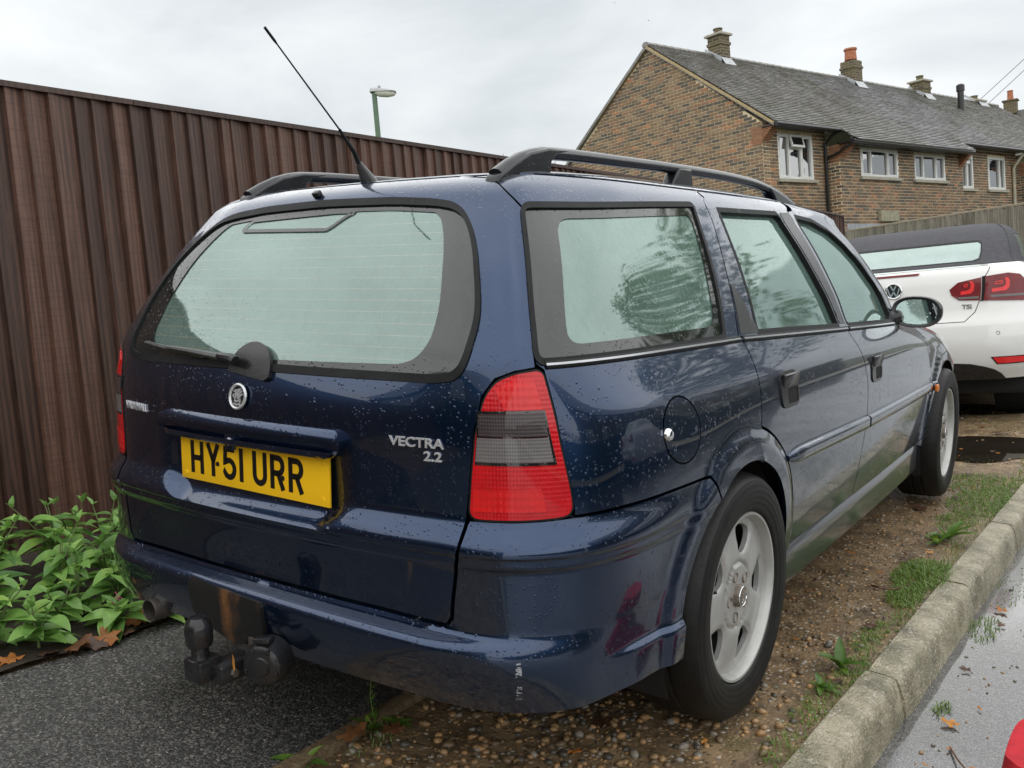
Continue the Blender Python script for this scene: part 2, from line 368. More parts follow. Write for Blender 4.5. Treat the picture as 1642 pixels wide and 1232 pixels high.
# front of car as a function of z
FY=K({.15:4.30,.3:4.42,.5:4.45,.62:4.40,.72:4.25,.80:3.95,.86:3.55,.90:3.25,.93:3.12,.98:3.12,1.1:3.0,1.2:2.88,1.29:2.72,1.335:2.60,1.370:2.42,1.388:2.1,1.404:1.85,1.418:1.45})
NC=20
BOW=K({.15:.05,.46:.04,.60:.12,.7:.12,.96:.13,1.29:.15,1.418:.1})
def net(z):
    """control columns at heights z -> arrays X,Y [len(z),NC]"""
    z=np.atleast_1d(np.asarray(z,float));n=len(z)
    X=np.zeros((n,NC));Y=np.zeros((n,NC))
    k=lambda c:pchip(c[0],c[1],z)
    c3x=k(C3X);c3y=k(C3Y);c0=k(C0Y)
    X[:,1]=.47*c3x;X[:,2]=.78*c3x;X[:,3]=c3x
    Y[:,0]=c0
    for i,m in((1,.47),(2,.78)): Y[:,i]=c0+(c3y-c0)*m**2.3
    Y[:,3]=c3y
    X[:,4]=k(C4X);Y[:,4]=k(C4Y);X[:,5]=k(C5X);Y[:,5]=k(C5Y);X[:,6]=k(C6X);Y[:,6]=k(C6Y);X[:,7]=k(C7X);Y[:,7]=k(C7Y)
    xs=k(XS);fy=k(FY)
    # blend from full length side (fy large) to roof
    # end of the straight side
    for j in range(9):
        yb=YB[j];mb=MBX[j]
        # length scale of the side: full when fy>=4.4 ; follow front otherwise
        w=np.clip((fy-2.74)/(4.40-2.74),0,1)
        y=YT[j]+(yb-YT[j])*w
        m=MTX[j]+(mb-MTX[j])*w
        top=np.clip((z-1.33)/(1.418-1.33),0,1)
        y=y*(1-top)+(1.30+.012*j)*top
        X[:,8+j]=xs*m;Y[:,8+j]=y
    # front corner, mid, centre
    e=X[:,16];ye=Y[:,16]
    X[:,17]=e*.80;Y[:,17]=ye+(fy-ye)*.66
    X[:,18]=e*.45;Y[:,18]=ye+(fy-ye)*.93
    X[:,19]=0;Y[:,19]=fy
    return X,Y
KN=None
def knots():
    global KN
    if KN is None:
        X,Y=SURF['net']([.7]);d=np.hypot(np.diff(X[0]),np.diff(Y[0]));KN=np.concatenate([[0],np.cumsum(d)])
    return KN
_AI={}
def spline_m(kn,V):
    h=np.diff(kn)
    if 'A' not in _AI:
        n=len(kn);A=np.zeros((n,n));A[0,0]=1;A[-1,-1]=1
        for i in range(1,n-1): A[i,i-1]=h[i-1];A[i,i]=2*(h[i-1]+h[i]);A[i,i+1]=h[i]
        _AI['A']=np.linalg.inv(A).T
    d=np.diff(V,axis=1)/h;B=np.zeros_like(V);B[:,1:-1]=6*np.diff(d,axis=1)
    return B@_AI['A']
def spline_m_slow(kn,V):
    """natural-ish cubic spline second derivatives along axis 1; clamped slopes at ends (symmetry)"""
    n=len(kn);h=np.diff(kn);A=np.zeros((n,n));B=np.zeros_like(V)
    for i in range(1,n-1):
        A[i,i-1]=h[i-1];A[i,i]=2*(h[i-1]+h[i]);A[i,i+1]=h[i]
        B[:,i]=6*((V[:,i+1]-V[:,i])/h[i]-(V[:,i]-V[:,i-1])/h[i-1])
    A[0,0]=1;A[-1,-1]=1
    return np.linalg.solve(A,B.T).T
def sstep(a,b,x):
    s=np.clip((np.asarray(x,float)-a)/(b-a),0,1);return s*s*(3-2*s)
LEDGE=K({.15:0,.44:0,.46:.002,.560:.006,.576:.007,.584:.014,.602:.016,.608:.023,.618:.024,.640:.016,.672:.0,.70:0,1.4:0})
SHELF=K({.15:.0,.24:.0,.285:.016,.34:.036,.40:.0455,.413:.0455,.421:.0435,.428:.037,.433:.027,.438:.012,.442:.003,.446:0,1.4:0})
SKIRT=K({.15:.010,.25:.013,.345:.013,.358:.0125,.364:.010,.369:.003,.372:0,1.4:0})
ZOFF=0
def S(t,z,disp=True,sg=1):
    """t,z arrays (same shape) -> P[...,3] for the right-hand half"""
    t=np.asarray(t,float);z=np.asarray(z,float);sh=t.shape
    t=t.ravel();z=z.ravel()
    kn=knots()
    X,Y=SURF['net'](z)
    # symmetric extension for natural spline at x=0: mirror columns 1,2 on both ends
    knE=np.concatenate([-kn[2:0:-1],kn,2*kn[-1]-kn[-2:-4:-1]])
    XE=np.concatenate([-X[:,2:0:-1],X,-X[:,-2:-4:-1]],1);YE=np.concatenate([Y[:,2:0:-1],Y,Y[:,-2:-4:-1]],1)
    MX=spline_m(knE,XE);MY=spline_m(knE,YE)
    s=np.interp(t,np.arange(NC),kn)
    i=np.clip(np.searchsorted(knE,s)-1,0,len(knE)-2);h=knE[i+1]-knE[i];a=(knE[i+1]-s)/h;b=1-a
    r=np.arange(len(s))
    def ev(V,M):
        p=a*V[r,i]+b*V[r,i+1]+((a**3-a)*M[r,i]+(b**3-b)*M[r,i+1])*h*h/6
        d=(V[r,i+1]-V[r,i])/h+(-(3*a*a-1)*M[r,i]+(3*b*b-1)*M[r,i+1])*h/6
        return p,d
    x,dx=ev(XE,MX);y,dy=ev(YE,MY)
    if disp and SURF['disp']:
        L=np.hypot(dx,dy)+1e-9;nx,ny=dy/L,-dx/L
        fr=1-.75*sstep(.15,.6,y)
        fr=np.where(y>1.0,0,fr)
        d=pchip(*LEDGE,z)*fr
        rear=(y<1.2)
        d=d+pchip(*SHELF,z)*(1-sstep(.50,.72,x))*rear
        d=d+pchip(*SKIRT,z+.0)*sstep(.25,.4,y)*(y<1.2)
        # wheel arch flares
        for yc in (.892,.892+2.637):
            rr=np.hypot(y-yc,z-.316)
            d=d+.013*(1-sstep(.390,.440,rr))*(x>.6)*(z<.80)
        # number plate recess in the tailgate
        rec=recess(x*np.ravel(np.asarray(sg,float))+.033,z)
        d=d*(1-rec*.9)-rec*.022
        # dish under the roof lip / crease below belt
        x=x+nx*d;y=y+ny*d
    return np.stack([x,y,z],-1).reshape(sh+(3,))
def recess(x,z):
    ax=np.abs(x)
    fx=1-sstep(.262,.345,ax)
    fz=sstep(.597,.640,z-.45*np.maximum(0,ax-.24))*(1-sstep(.785,.80,z))
    return fx*fz

SURF={'net':net,'disp':True}
# ------------------------------------------------------------------ panels cut out of the body surface
def s_of_t(t): t = np.asarray(t, float); return np.sign(t)*np.interp(np.abs(t), np.arange(NC), knots())
def t_of_s(s): s = np.asarray(s, float); return np.sign(s)*np.interp(np.abs(s), knots(), np.arange(NC))
_tg = np.linspace(4.6, 16.6, 241)
_tyc = {}; _txc = {}; _tx = np.linspace(0, 4.8, 300)
def TY(y, z):
    k = round(z, 3)
    if k not in _tyc: _tyc[k] = S(_tg, np.full_like(_tg, k), False)[:, 1]
    return float(np.interp(y, _tyc[k], _tg))
def TX(x, z):
    k = round(z, 3)
    if k not in _txc: _txc[k] = S(_tx, np.full_like(_tx, k))[:, 0]
    t = float(np.interp(abs(x), _txc[k], _tx)); return math.copysign(t, x) if x else 0.0
def side(pts): return [(TY(y, z), z) for y, z in pts]
def arc(yc, zc, r, a0, a1, n=28):
    return [(yc+r*math.cos(rad(a0+(a1-a0)*i/n)), zc+r*math.sin(rad(a0+(a1-a0)*i/n))) for i in range(n+1)]
def Sfull(t, z):
    P = S(np.abs(t), z, True, np.where(np.asarray(t) < 0, -1.0, 1.0)); P[..., 0] *= np.where(np.asarray(t) < 0, -1, 1); return P
def Snorm(t, z):
    s = s_of_t(t); e = 2e-3
    a = Sfull(t_of_s(s+e), z)-Sfull(t_of_s(s-e), z); b = Sfull(t, z+1.2e-3)-Sfull(t, z-1.2e-3)
    n = np.cross(a, b); return n/(np.linalg.norm(n, axis=-1, keepdims=True)+1e-12)
def dens(poly, res):
    out = []
    for i in range(len(poly)):
        a = np.array(poly[i]); b = np.array(poly[(i+1) % len(poly)]); d = np.linalg.norm(b-a); k = max(1, int(math.ceil(d/res)))
        for j in range(k): out.append(a+(b-a)*j/k)
    return np.array(out)
def area2(p): x, y = p[:, 0], p[:, 1]; return float(np.sum(x*np.roll(y, -1)-np.roll(x, -1)*y))
def inset(p, d):
    """move a closed outline inwards by d (outwards when negative)"""
    if d == 0: return p
    sg = 1 if area2(p) > 0 else -1
    e = np.roll(p, -1, 0)-p; L = np.linalg.norm(e, axis=1, keepdims=True)+1e-12; e = e/L
    n = np.stack([-e[:, 1], e[:, 0]], 1)*sg; m = n+np.roll(n, 1, 0); q = np.maximum((m*m).sum(1, keepdims=True), .6)
    return p+m*(2*d/q)
def roundpoly(p, r, n=5):
    """round the corners of a coarse polygon"""
    p = [np.array(a, float) for a in p]; out = []
    for i in range(len(p)):
        a, b, c = p[i-1], p[i], p[(i+1) % len(p)]
        u = a-b; w = c-b; lu, lw = np.linalg.norm(u), np.linalg.norm(w); k = min(r, lu*.45, lw*.45); q0 = b+u/lu*k; q1 = b+w/lw*k
        for j in range(n+1):
            t = j/n; out.append((1-t)**2*q0+2*t*(1-t)*b+t*t*q1)
    return out
def inpoly(P, poly):
    x, y = P[:, 0], P[:, 1]; c = np.zeros(len(P), bool); n = len(poly)
    for i in range(n):
        x0, y0 = poly[i]; x1, y1 = poly[(i+1) % n]
        if y0 == y1: continue
        k = (y0 > y) != (y1 > y); c ^= k & (x < (x1-x0)*(y-y0)/(y1-y0)+x0)
    return c
def dist_poly(P, poly):
    d = np.full(len(P), 1e9)
    for i in range(len(poly)):
        a = poly[i]; e = poly[(i+1) % len(poly)]-a; L = (e*e).sum()+1e-15
        t = np.clip(((P-a)@e)/L, 0, 1); q = P-a-t[:, None]*e; d = np.minimum(d, np.einsum('ij,ij->i', q, q))
    return np.sqrt(d)
def tess(outer, holes, res, zrows=()):
    loops = [np.asarray(outer)]+[np.asarray(h) for h in holes]
    lo = loops[0].min(0); hi = loops[0].max(0)
    zs = np.arange(lo[1]+res*.5, hi[1], res)
    if len(zrows):
        zr = np.array([q for q in zrows if lo[1] < q < hi[1]])
        if len(zr): zs = np.array([q for q in zs if np.min(np.abs(zr-q)) > .006]); zs = np.sort(np.concatenate([zs, zr]))
    ss = np.arange(lo[0]+res*.5, hi[0], res*1.15)
    g = np.stack(np.meshgrid(ss, zs), -1).reshape(-1, 2)
    if len(g):
        k = inpoly(g, loops[0])
        for h in loops[1:]: k &= ~inpoly(g, h)
        g = g[k]
        if len(g):
            d = np.min([dist_poly(g, l) for l in loops], 0); g = g[d > res*.35]
    vs = []; es = []
    for l in loops:
        b = len(vs); n = len(l); vs += [Vector((float(a[0]), float(a[1]))) for a in l]; es += [(b+i, b+(i+1) % n) for i in range(n)]
    nb = len(vs); vs += [Vector((float(a[0]), float(a[1]))) for a in g]
    rv, re, rf, ov, oe, of = geometry.delaunay_2d_cdt(vs, es, [], 0, 1e-6)
    uv = np.array([(v.x, v.y) for v in rv]); T = np.array([list(f) for f in rf]); c = uv[T].mean(1)
    k = inpoly(c, loops[0])
    for h in loops[1:]: k &= ~inpoly(c, h)
    T = T[k]; used = np.unique(T); re_ = np.full(len(uv), -1); re_[used] = np.arange(len(used))
    return uv[used], [list(f) for f in re_[T]]
def panel(name, outer, holes=(), mat=None, parent=None, off=0, gap=.002, rim=.012, res=.014, zrows=(), mirror=False, sharp=40, hgap=None, presz=False, flat2=None):
    """outer/holes: outlines as (t, z).  A sheet following the body surface at distance off, edges turned in by rim"""
    o2 = np.array([(float(s_of_t(t)), z) for t, z in outer]); o2 = dens(o2, res*.8); o2 = inset(o2, gap)
    h2 = []
    for h in holes:
        a = np.array([(float(s_of_t(t)), z) for t, z in h]); a = dens(a, res*.8); h2.append(inset(a, -(gap if hgap is None else hgap)))
    uv, fs = tess(o2, h2, res, zrows)
    t = t_of_s(uv[:, 0]); P = Sfull(t, uv[:, 1])
    nn = Snorm(t, uv[:, 1])
    if flat2 is not None: P = P+nn*flat2(uv)[:, None]
    P = P+nn*off
    # faces counter-clockwise in (s,z) have outward normals
    F = []
    for f in fs:
        a, b, c = uv[f[0]], uv[f[1]], uv[f[2]]
        if (b[0]-a[0])*(c[1]-a[1])-(b[1]-a[1])*(c[0]-a[0]) < 0: f = f[::-1]
        F.append(f)
    V = [tuple(p) for p in P]
    if rim:
        cnt = {}
        for f in F:
            for i in range(len(f)): cnt[(f[i], f[(i+1) % len(f)])] = 1
        bd = [(a, b) for (a, b) in cnt if (b, a) not in cnt]
        mp_ = {}
        for a, b in bd:
            for q in (a, b):
                if q not in mp_: mp_[q] = len(V); V.append(tuple(P[q]-nn[q]*rim))
            F.append([b, a, mp_[a], mp_[b]])
    if mirror:
        V = [(-x, y, z) for x, y, z in V]; F = [f[::-1] for f in F]
    return mk(name, V, F, mat, parent, True, sharp)
def both(name, *a, **k):
    r = panel(name, *a, **k); k['mirror'] = True; l = panel(name, *a, **k); return r, l
def ring2(outer, d):
    """outline moved inwards by d metres, in (t,z)"""
    o2 = inset(dens(np.array([(float(s_of_t(t)), z) for t, z in outer]), .02), d); return [(float(t_of_s(s)), float(z)) for s, z in o2]
def on(t, z, off=0):
    t = np.array([t], float); z = np.array([z], float); return Vector((Sfull(t, z)+Snorm(t, z)*off)[0])
def on_xz(x, z, off=0):
    """point of the rear surface at given x,z"""
    return on(TX(x, z), z, off)
def onv(t, z, off):
    t = np.asarray(t, float); z = np.asarray(z, float); return Sfull(t, z)+Snorm(t, z)*np.asarray(off, float)[:, None]
def on_yz(y, z, off=0): return on(TY(y, z), z, off)

# ------------------------------------------------------------------ the estate car
CAR = empty('estate_car', (0, 1.9, 0), 'wet dark blue estate car with yellow number plate parked on the verge', 'car')
YR, YF, ZW = .892, 3.529, .316
ZR = [.287, .30, .32, .34, .352, .358, .362, .366, .370, .374, .385, .40, .415, .424, .429, .433, .437, .441, .446, .452, .46, .56, .568, .576, .580, .584, .590, .596, .602, .605, .608, .612, .618, .628, .640, .652, .664, .672, .70]
tg_right = [(0, 1.364), (2.7, 1.364), (3.82, 1.356), (4.27, 1.337), (4.81, 1.300), (5.02, 1.282), (4.99, 1.131), (4.91, .9735),
            (4.90, .9665), (4.32, .960), (3.76, .946), (3.36, .912), (3.09, .851), (3.035, .764), (3.02, .675), (3.005, .664), (3.0, .614), (2.945, .574), (2.965, .52), (2.99, .475), (2.93, .458), (0, .456)]
tailgate_o = tg_right+[(-t, z) for t, z in tg_right[::-1][1:-1]]
gl_right = [(0, .946), (2.45, .944), (2.78, .950), (2.94, .966), (3.0, .990), (3.02, 1.05), (3.0, 1.17), (2.97, 1.235), (2.86, 1.272), (2.6, 1.290), (2.1, 1.299), (1.2, 1.308), (0, 1.313)]
glass_o = gl_right+[(-t, z) for t, z in gl_right[::-1][1:-1]]
cl_right = [(0, .962), (1.85, .968), (2.08, .982), (2.22, 1.012), (2.245, 1.10), (2.28, 1.235), (2.25, 1.265), (2.12, 1.280), (1.2, 1.290), (0, 1.294)]
clear_o = cl_right+[(-t, z) for t, z in cl_right[::-1][1:-1]]
def smooth_o(o, r=.03):
    q = roundpoly([(float(s_of_t(t)), z) for t, z in o], r, 4); return [(float(t_of_s(s)), float(z)) for s, z in q]
glass_o = smooth_o(glass_o, .05); clear_o = smooth_o(clear_o, .05)
tailgate = panel('tailgate', tailgate_o, [glass_o], M['paint'], CAR, res=.011, zrows=ZR, hgap=0)
# rear window
rw = panel('rear_window', ring2(glass_o, -.003), [], M['rglass'], CAR, off=-.004, gap=0, rim=0, res=.03)
panel('window_band', ring2(glass_o, -.002), [clear_o], M['band'], rw, off=-.0015, gap=0, rim=0, res=.02)
panel('window_seal', ring2(glass_o, -.010), [ring2(glass_o, .007)], M['rubber'], rw, off=.004, gap=0, rim=.008, res=.012)
hm = [(-1.62, 1.268), (-1.55, 1.260), (.55, 1.252), (.62, 1.258), (.85, 1.283), (1.0, 1.2915), (.6, 1.2935), (-1.5, 1.285)]
hm = smooth_o([(t*.80-.25, z) for t, z in hm], .02)
panel('brake_light_surround', ring2(hm, -.004), [ring2(hm, .004)], M['band'], rw, off=-.0008, gap=0, rim=0, res=.01)
# roof, quarter panels, doors, wings
TT = np.concatenate([np.linspace(0, 7, 40), np.linspace(7, 19, 60)[1:]]); zz = np.concatenate([np.linspace(1.3665, 1.405, 12), np.linspace(1.405, 1.4175, 7)[1:]])
def roof():
    tt = np.concatenate([TT, -TT[::-1][1:-1]]); V = []; F = []; n = len(tt)
    for z in zz: V += [tuple(p) for p in Sfull(tt, np.full_like(tt, z))]
    for i in range(len(zz)-1):
        for k in range(n): k2 = (k+1) % n; F.append((i*n+k, i*n+k2, (i+1)*n+k2, (i+1)*n+k))
    b = (len(zz)-1)*n; c = len(V); V.append((0, 1.36, 1.4178))
    for k in range(n): F.append((b+k, b+(k+1) % n, c))
    b0 = len(V); V += [tuple(p-np.array([0, 0, .012])) for p in Sfull(tt, np.full_like(tt, zz[0]))]
    for k in range(n): F.append((k, b0+k, b0+(k+1) % n, (k+1) % n))
    return mk('roof', V, F, M['paint'], CAR, True, 40)
roof()
cseam = side([(1.19, 1.362), (1.199, 1.342), (1.168, 1.272), (1.098, 1.142), (1.015, .970), (1.030, .953), (1.034, .911), (1.028, .822), (1.013, .742)])
bseam = side([(1.885, 1.362), (1.873, 1.328), (1.898, 1.183), (1.931, .934), (1.930, .918), (1.985, .854), (2.025, .781), (2.043, .637), (2.034, .571), (2.009, .452), (1.991, .335)])
aseam = side([(2.90, .878), (2.941, .862), (3.072, .812), (3.148, .731), (3.176, .606), (3.161, .480), (3.124, .352), (3.08, .333)])
dtop = side([(2.15, 1.350), (2.30, 1.312), (2.44, 1.235), (2.56, 1.155), (2.65, 1.065), (2.715, .985), (2.78, .920)])
qtop = [(2.72, 1.363), (3.83, 1.3555), (4.28, 1.3365), (4.83, 1.300), (5.04, 1.282), (5.01, 1.131), (4.93, .9735), (5.06, .962), (5.04, .877), (5.01, .787), (5.02, .679)]
bump_side = [(5.9, .6795), (6.79, .678)]+side([(.671, .6735)])
fl_out = arc(YR, ZW, .432, 74, 2)           # outer edge of the flare, over the top and down in front
fl_in = arc(YR, ZW, .347, 2, 122)
quarter_o = qtop+bump_side+side(fl_in[::-1])+side(fl_out[::-1])+cseam[::-1]
qwin_o = roundpoly([(s, z) for s, z in [(float(s_of_t(5.03)), 1.284), (float(s_of_t(TY(1.085, 1.315))), 1.3145), (float(s_of_t(TY(.925, .972))), .9725), (float(s_of_t(4.985)), .978)]], .02)
qwin_o = [(float(t_of_s(s)), z) for s, z in qwin_o]
qcl_o = roundpoly([(float(s_of_t(t)), z) for t, z in [(5.66, 1.2605), (TY(1.048, 1.287), 1.287), (TY(.896, 1.002), 1.002), (5.535, 1.0046)]], .035)
qcl_o = [(float(t_of_s(s)), z) for s, z in qcl_o]
yy, zf = .560, .797
flap_o = side([(yy+.090*math.cos(a), zf+.075*math.sin(a)) for a in np.linspace(0, 2*math.pi, 33)[:-1]])
quarters = both('quarter_panel', quarter_o, [qwin_o, flap_o], M['paint'], CAR, res=.014, zrows=ZR, hgap=0)
for mir, q in ((False, quarters[0]), (True, quarters[1])):
    g = panel('quarter_window', ring2(qwin_o, -.003), [], M['glass'], CAR, off=-.004, gap=0, rim=0, res=.03, mirror=mir)
    panel('window_band', ring2(qwin_o, -.002), [qcl_o], M['band'], g, off=-.0015, gap=0, rim=0, res=.02, mirror=mir)
    panel('window_seal', ring2(qwin_o, -.009), [ring2(qwin_o, .005)], M['rubber'], g, off=.0035, gap=0, rim=.007, res=.014, mirror=mir)
fl = panel('fuel_flap', flap_o, [], M['paint'], CAR, off=.0005, gap=.0045, res=.012)
panel('flap_well', ring2(flap_o, -.004), [], M['dark'], fl, off=-.010, gap=0, rim=0, res=.03)
p = on_yz(.487, .797, .004); MB().lathe([(0, .008), (.010, .007), (.014, .002), (.0145, -.004)], 20, 'x', p).build('flap_lock', M['chrome'], fl)
rd_o = cseam+side(arc(YR, ZW, .436, 74, 5, 16))+side([(1.335, .335)])+bseam[::-1]
rdg_o = side([(1.245, 1.313), (1.735, 1.3195), (1.76, 1.305), (1.86, .952), (1.855, .939), (1.15, .966), (1.145, .978)])
rcl_o = side([(1.262, 1.303), (1.715, 1.309), (1.80, .962), (1.795, .953), (1.30, .974), (1.16, .985)])
fd_o = bseam+side([(2.5, .329)])+aseam[::-1]+dtop[::-1]
fdg_o = side([(1.925, 1.3155), (2.10, 1.306), (2.255, 1.274), (2.385, 1.221), (2.50, 1.151), (2.585, 1.07), (2.635, .993), (2.64, .93), (2.60, .912), (1.975, .934), (1.955, .945)])
for nm, o, g, cl in (('rear_door', rd_o, rdg_o, rcl_o), ('front_door', fd_o, fdg_o, None)):
    for mir in (False, True):
        d = panel(nm, o, [g], M['paint'], CAR, res=.016, zrows=(), mirror=mir, hgap=0, gap=.003)
        w = panel('door_glass', ring2(g, -.006), [], M['glass'], d, off=-.016, gap=0, rim=0, res=.03, mirror=mir)
        panel('window_seal', ring2(g, -.003), [ring2(g, .011)], M['rubber'], d, off=.001, gap=0, rim=.020, res=.014, mirror=mir)
# black trim on the B pillar and the rear corner of the rear door
for mir in (False, True):
    panel('pillar_trim', side([(1.775, 1.318), (1.865, 1.322), (1.885, 1.30), (1.922, .945), (1.875, .948)]), [], M['trim'], CAR, off=.0015, gap=0, rim=.004, res=.02, mirror=mir)
    panel('pillar_trim', side([(1.085, 1.10), (1.10, 1.10), (1.15, .985), (1.15, .968), (1.03, .972)]), [], M['trim'], CAR, off=.0015, gap=0, rim=.004, res=.02, mirror=mir)
# front wing and scuttle
wing_o = aseam+side([(3.165, .30)])+side(arc(YF, ZW, .352, 183, -3, 40))+[(16.4, .285), (19, .285), (19, .903), (16.3, .903)]+side([(2.92, .903)])
for mir in (False, True): panel('front_wing', wing_o, [], M['paint'], CAR, res=.022, mirror=mir, gap=.0015)
ws_o = dtop+side([(2.86, .906)])+[(16.3, .906), (19, .906), (19, 1.364)]+side([(1.89, 1.364)])
wsg = [(16.7, .935), (19, .925), (19, 1.325), (16.8, 1.31)]
for mir in (False, True):
    panel('windscreen_pillar', ws_o, [wsg], M['paint'], CAR, res=.022, mirror=mir, gap=.0015, hgap=0)
    panel('windscreen', wsg, [], M['glass'], CAR, res=.04, mirror=mir, off=-.004, gap=-.004, rim=0)
# bumper
bm_right = [(0, .450), (2.93, .452), (3.03, .472), (3.0, .52), (2.985, .574), (3.04, .614), (3.05, .664), (3.08, .6715), (3.86, .6715), (4.53, .674), (5.02, .6765), (5.9, .6765), (6.79, .675)]+side([(.668, .6705)])
bm_arch = side(arc(YR, ZW, .350, 122.5, 186, 22))
bm_low = [(6.6, .283), (5.5, .279), (4.8, .281), (3.6, .285), (2.4, .288), (0, .288)]
half = bm_right+bm_arch+bm_low
bumper_o = half+[(-t, z) for t, z in half[::-1][1:-1]]
bumper = panel('rear_bumper', bumper_o, [], M['paint'], CAR, res=.011, zrows=ZR, rim=.02)
# rear lamps
lamp_o = [(3.075, .6755), (3.08, .764), (3.135, .849), (3.41, .907), (3.79, .940), (4.32, .9545), (4.92, .961), (5.02, .9545), (5.01, .877), (4.985, .787), (4.99, .682), (4.53, .678), (3.86, .6755)]
lamp_o = smooth_o(lamp_o, .022)
blkA = [(3.20, .8385), (3.215, .880), (4.81, .8815), (4.80, .8385)]; blkB = [(3.145, .788), (3.17, .8345), (4.80, .8345), (4.785, .788)]
low = [(3.13, .690), (3.13, .733), (4.45, .737), (4.50, .692)]; mid = [(3.14, .742), (3.145, .783), (4.78, .783), (4.80, .742)]
topc = [(3.9, .888), (3.75, .925), (4.3, .946), (4.78, .945), (4.80, .889)]
for mir in (False, True):
    lp = empty('rear_lamp', (0, 0, 0)); lp.parent = CAR; lp.matrix_parent_inverse = parent_inv(CAR)
    panel('red_lens', lamp_o, [], M['red'], lp, off=.002, gap=0, rim=.02, res=.012, mirror=mir)
    panel('lens_surround', ring2(lamp_o, -.004), [ring2(lamp_o, .002)], M['rubber'], lp, off=.0012, gap=0, rim=.012, res=.014, mirror=mir)
    panel('smoked_lens', blkA, [], M['smoke'], lp, off=.0035, gap=0, rim=.003, res=.012, mirror=mir)
    panel('reversing_lens', blkB, [], M['smoke2'], lp, off=.0035, gap=0, rim=.003, res=.012, mirror=mir)
    panel('lens_frame', ring2([(3.14, .783), (3.185, .8845), (4.84, .886), (4.83, .783)], -.001), [ring2(blkA, -.0005), ring2(blkB, -.0005)], M['band'], lp, off=.0030, gap=0, rim=.002, res=.012, mirror=mir)
    panel('fog_lens', low, [], M['red2'], lp, off=.0035, gap=0, rim=.003, res=.012, mirror=mir)
    panel('brake_lens', topc, [], M['red2'], lp, off=.0035, gap=0, rim=.003, res=.012, mirror=mir)
# chrome belt strips and rub strips on the doors
def strip(name, yz0, yz1, hgt, thick, mat, parent, mir=False, n=26, tip=0):
    a = MB(); vs = []; fs = []; q_ = []
    prof = [(-.5, 0), (-.5, .6), (-.36, 1), (.36, 1), (.5, .6), (.5, 0)]
    for i in range(n+1):
        f = i/n; y = yz0[0]+(yz1[0]-yz0[0])*f; z = yz0[1]+(yz1[1]-yz0[1])*f
        k = 1.0
        if tip: k = min(1, .35+.65*math.sqrt(min(1, (f*n)/tip)))
        for u, w in prof: q_.append((TY(y, z+u*hgt*k), z+u*hgt*k, -.001+w*thick*k))
    P_ = onv(*zip(*q_)); vs = [(-p[0] if mir else p[0], p[1], p[2]) for p in P_]
    m = len(prof)
    for i in range(n):
        for j in range(m-1): fs.append((i*m+j, (i+1)*m+j, (i+1)*m+j+1, i*m+j+1) if not mir else (i*m+j, i*m+j+1, (i+1)*m+j+1, (i+1)*m+j))
    fs.append(tuple(range(m))); fs.append(tuple(range(n*m, n*m+m)))
    a.add(vs, fs); o = a.build(name, mat, parent, True, 50)
    return o
def fixn(o):
    bm = bmesh.new(); bm.from_mesh(o.data); bmesh.ops.recalc_face_normals(bm, faces=list(bm.faces)); bm.to_mesh(o.data); bm.free(); return o
for mir in (False, True):
    for a, b in (((.19, .9705), (1.008, .9605)), ((1.03, .9595), (1.922, .9275)), ((1.945, .9265), (2.60, .9035))):
        s = fixn(strip('belt_strip', a, b, .016, .006, M['rubber'], CAR, mir)); fixn(strip('chrome_insert', a, b, .006, .0078, M['chrometrim'], s, mir))
    fixn(strip('rub_strip', (1.215, .614), (2.028, .594), .044, .016, M['paint'], CAR, mir, tip=3))
    fixn(strip('rub_strip', (2.048, .5935), (3.165, .582), .042, .016, M['paint'], CAR, mir))
    fixn(strip('rub_strip', (3.185, .582), (3.235, .581), .040, .016, M['paint'], CAR, mir, n=4))
p = on_yz(3.215, .572, .016); MB().box(p, (.016, .034, .034), None, .007).build('side_indicator', M['amber'], CAR)
p = on_yz(3.13, .566, .006)
for dy in (0, .022): MB().box(p+Vector((0, dy, 0)), (.006, .012, .026), Matrix.Rotation(.3*(1 if dy else -1), 3, 'X')).build('wing_emblem', M['chrome'], CAR)
# side skirts
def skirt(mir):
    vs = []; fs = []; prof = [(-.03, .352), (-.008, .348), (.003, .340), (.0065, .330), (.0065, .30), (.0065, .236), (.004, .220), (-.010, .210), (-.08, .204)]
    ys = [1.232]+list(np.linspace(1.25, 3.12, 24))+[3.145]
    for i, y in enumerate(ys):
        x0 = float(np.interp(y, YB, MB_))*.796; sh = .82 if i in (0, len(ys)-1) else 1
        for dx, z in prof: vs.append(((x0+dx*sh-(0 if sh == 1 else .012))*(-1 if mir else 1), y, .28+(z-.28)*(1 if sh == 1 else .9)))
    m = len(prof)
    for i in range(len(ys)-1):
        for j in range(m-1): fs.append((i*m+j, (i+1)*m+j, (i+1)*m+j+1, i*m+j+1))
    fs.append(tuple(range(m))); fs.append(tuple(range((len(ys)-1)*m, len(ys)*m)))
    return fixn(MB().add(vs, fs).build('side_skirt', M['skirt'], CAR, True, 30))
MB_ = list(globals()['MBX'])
for mir in (False, True): skirt(mir)
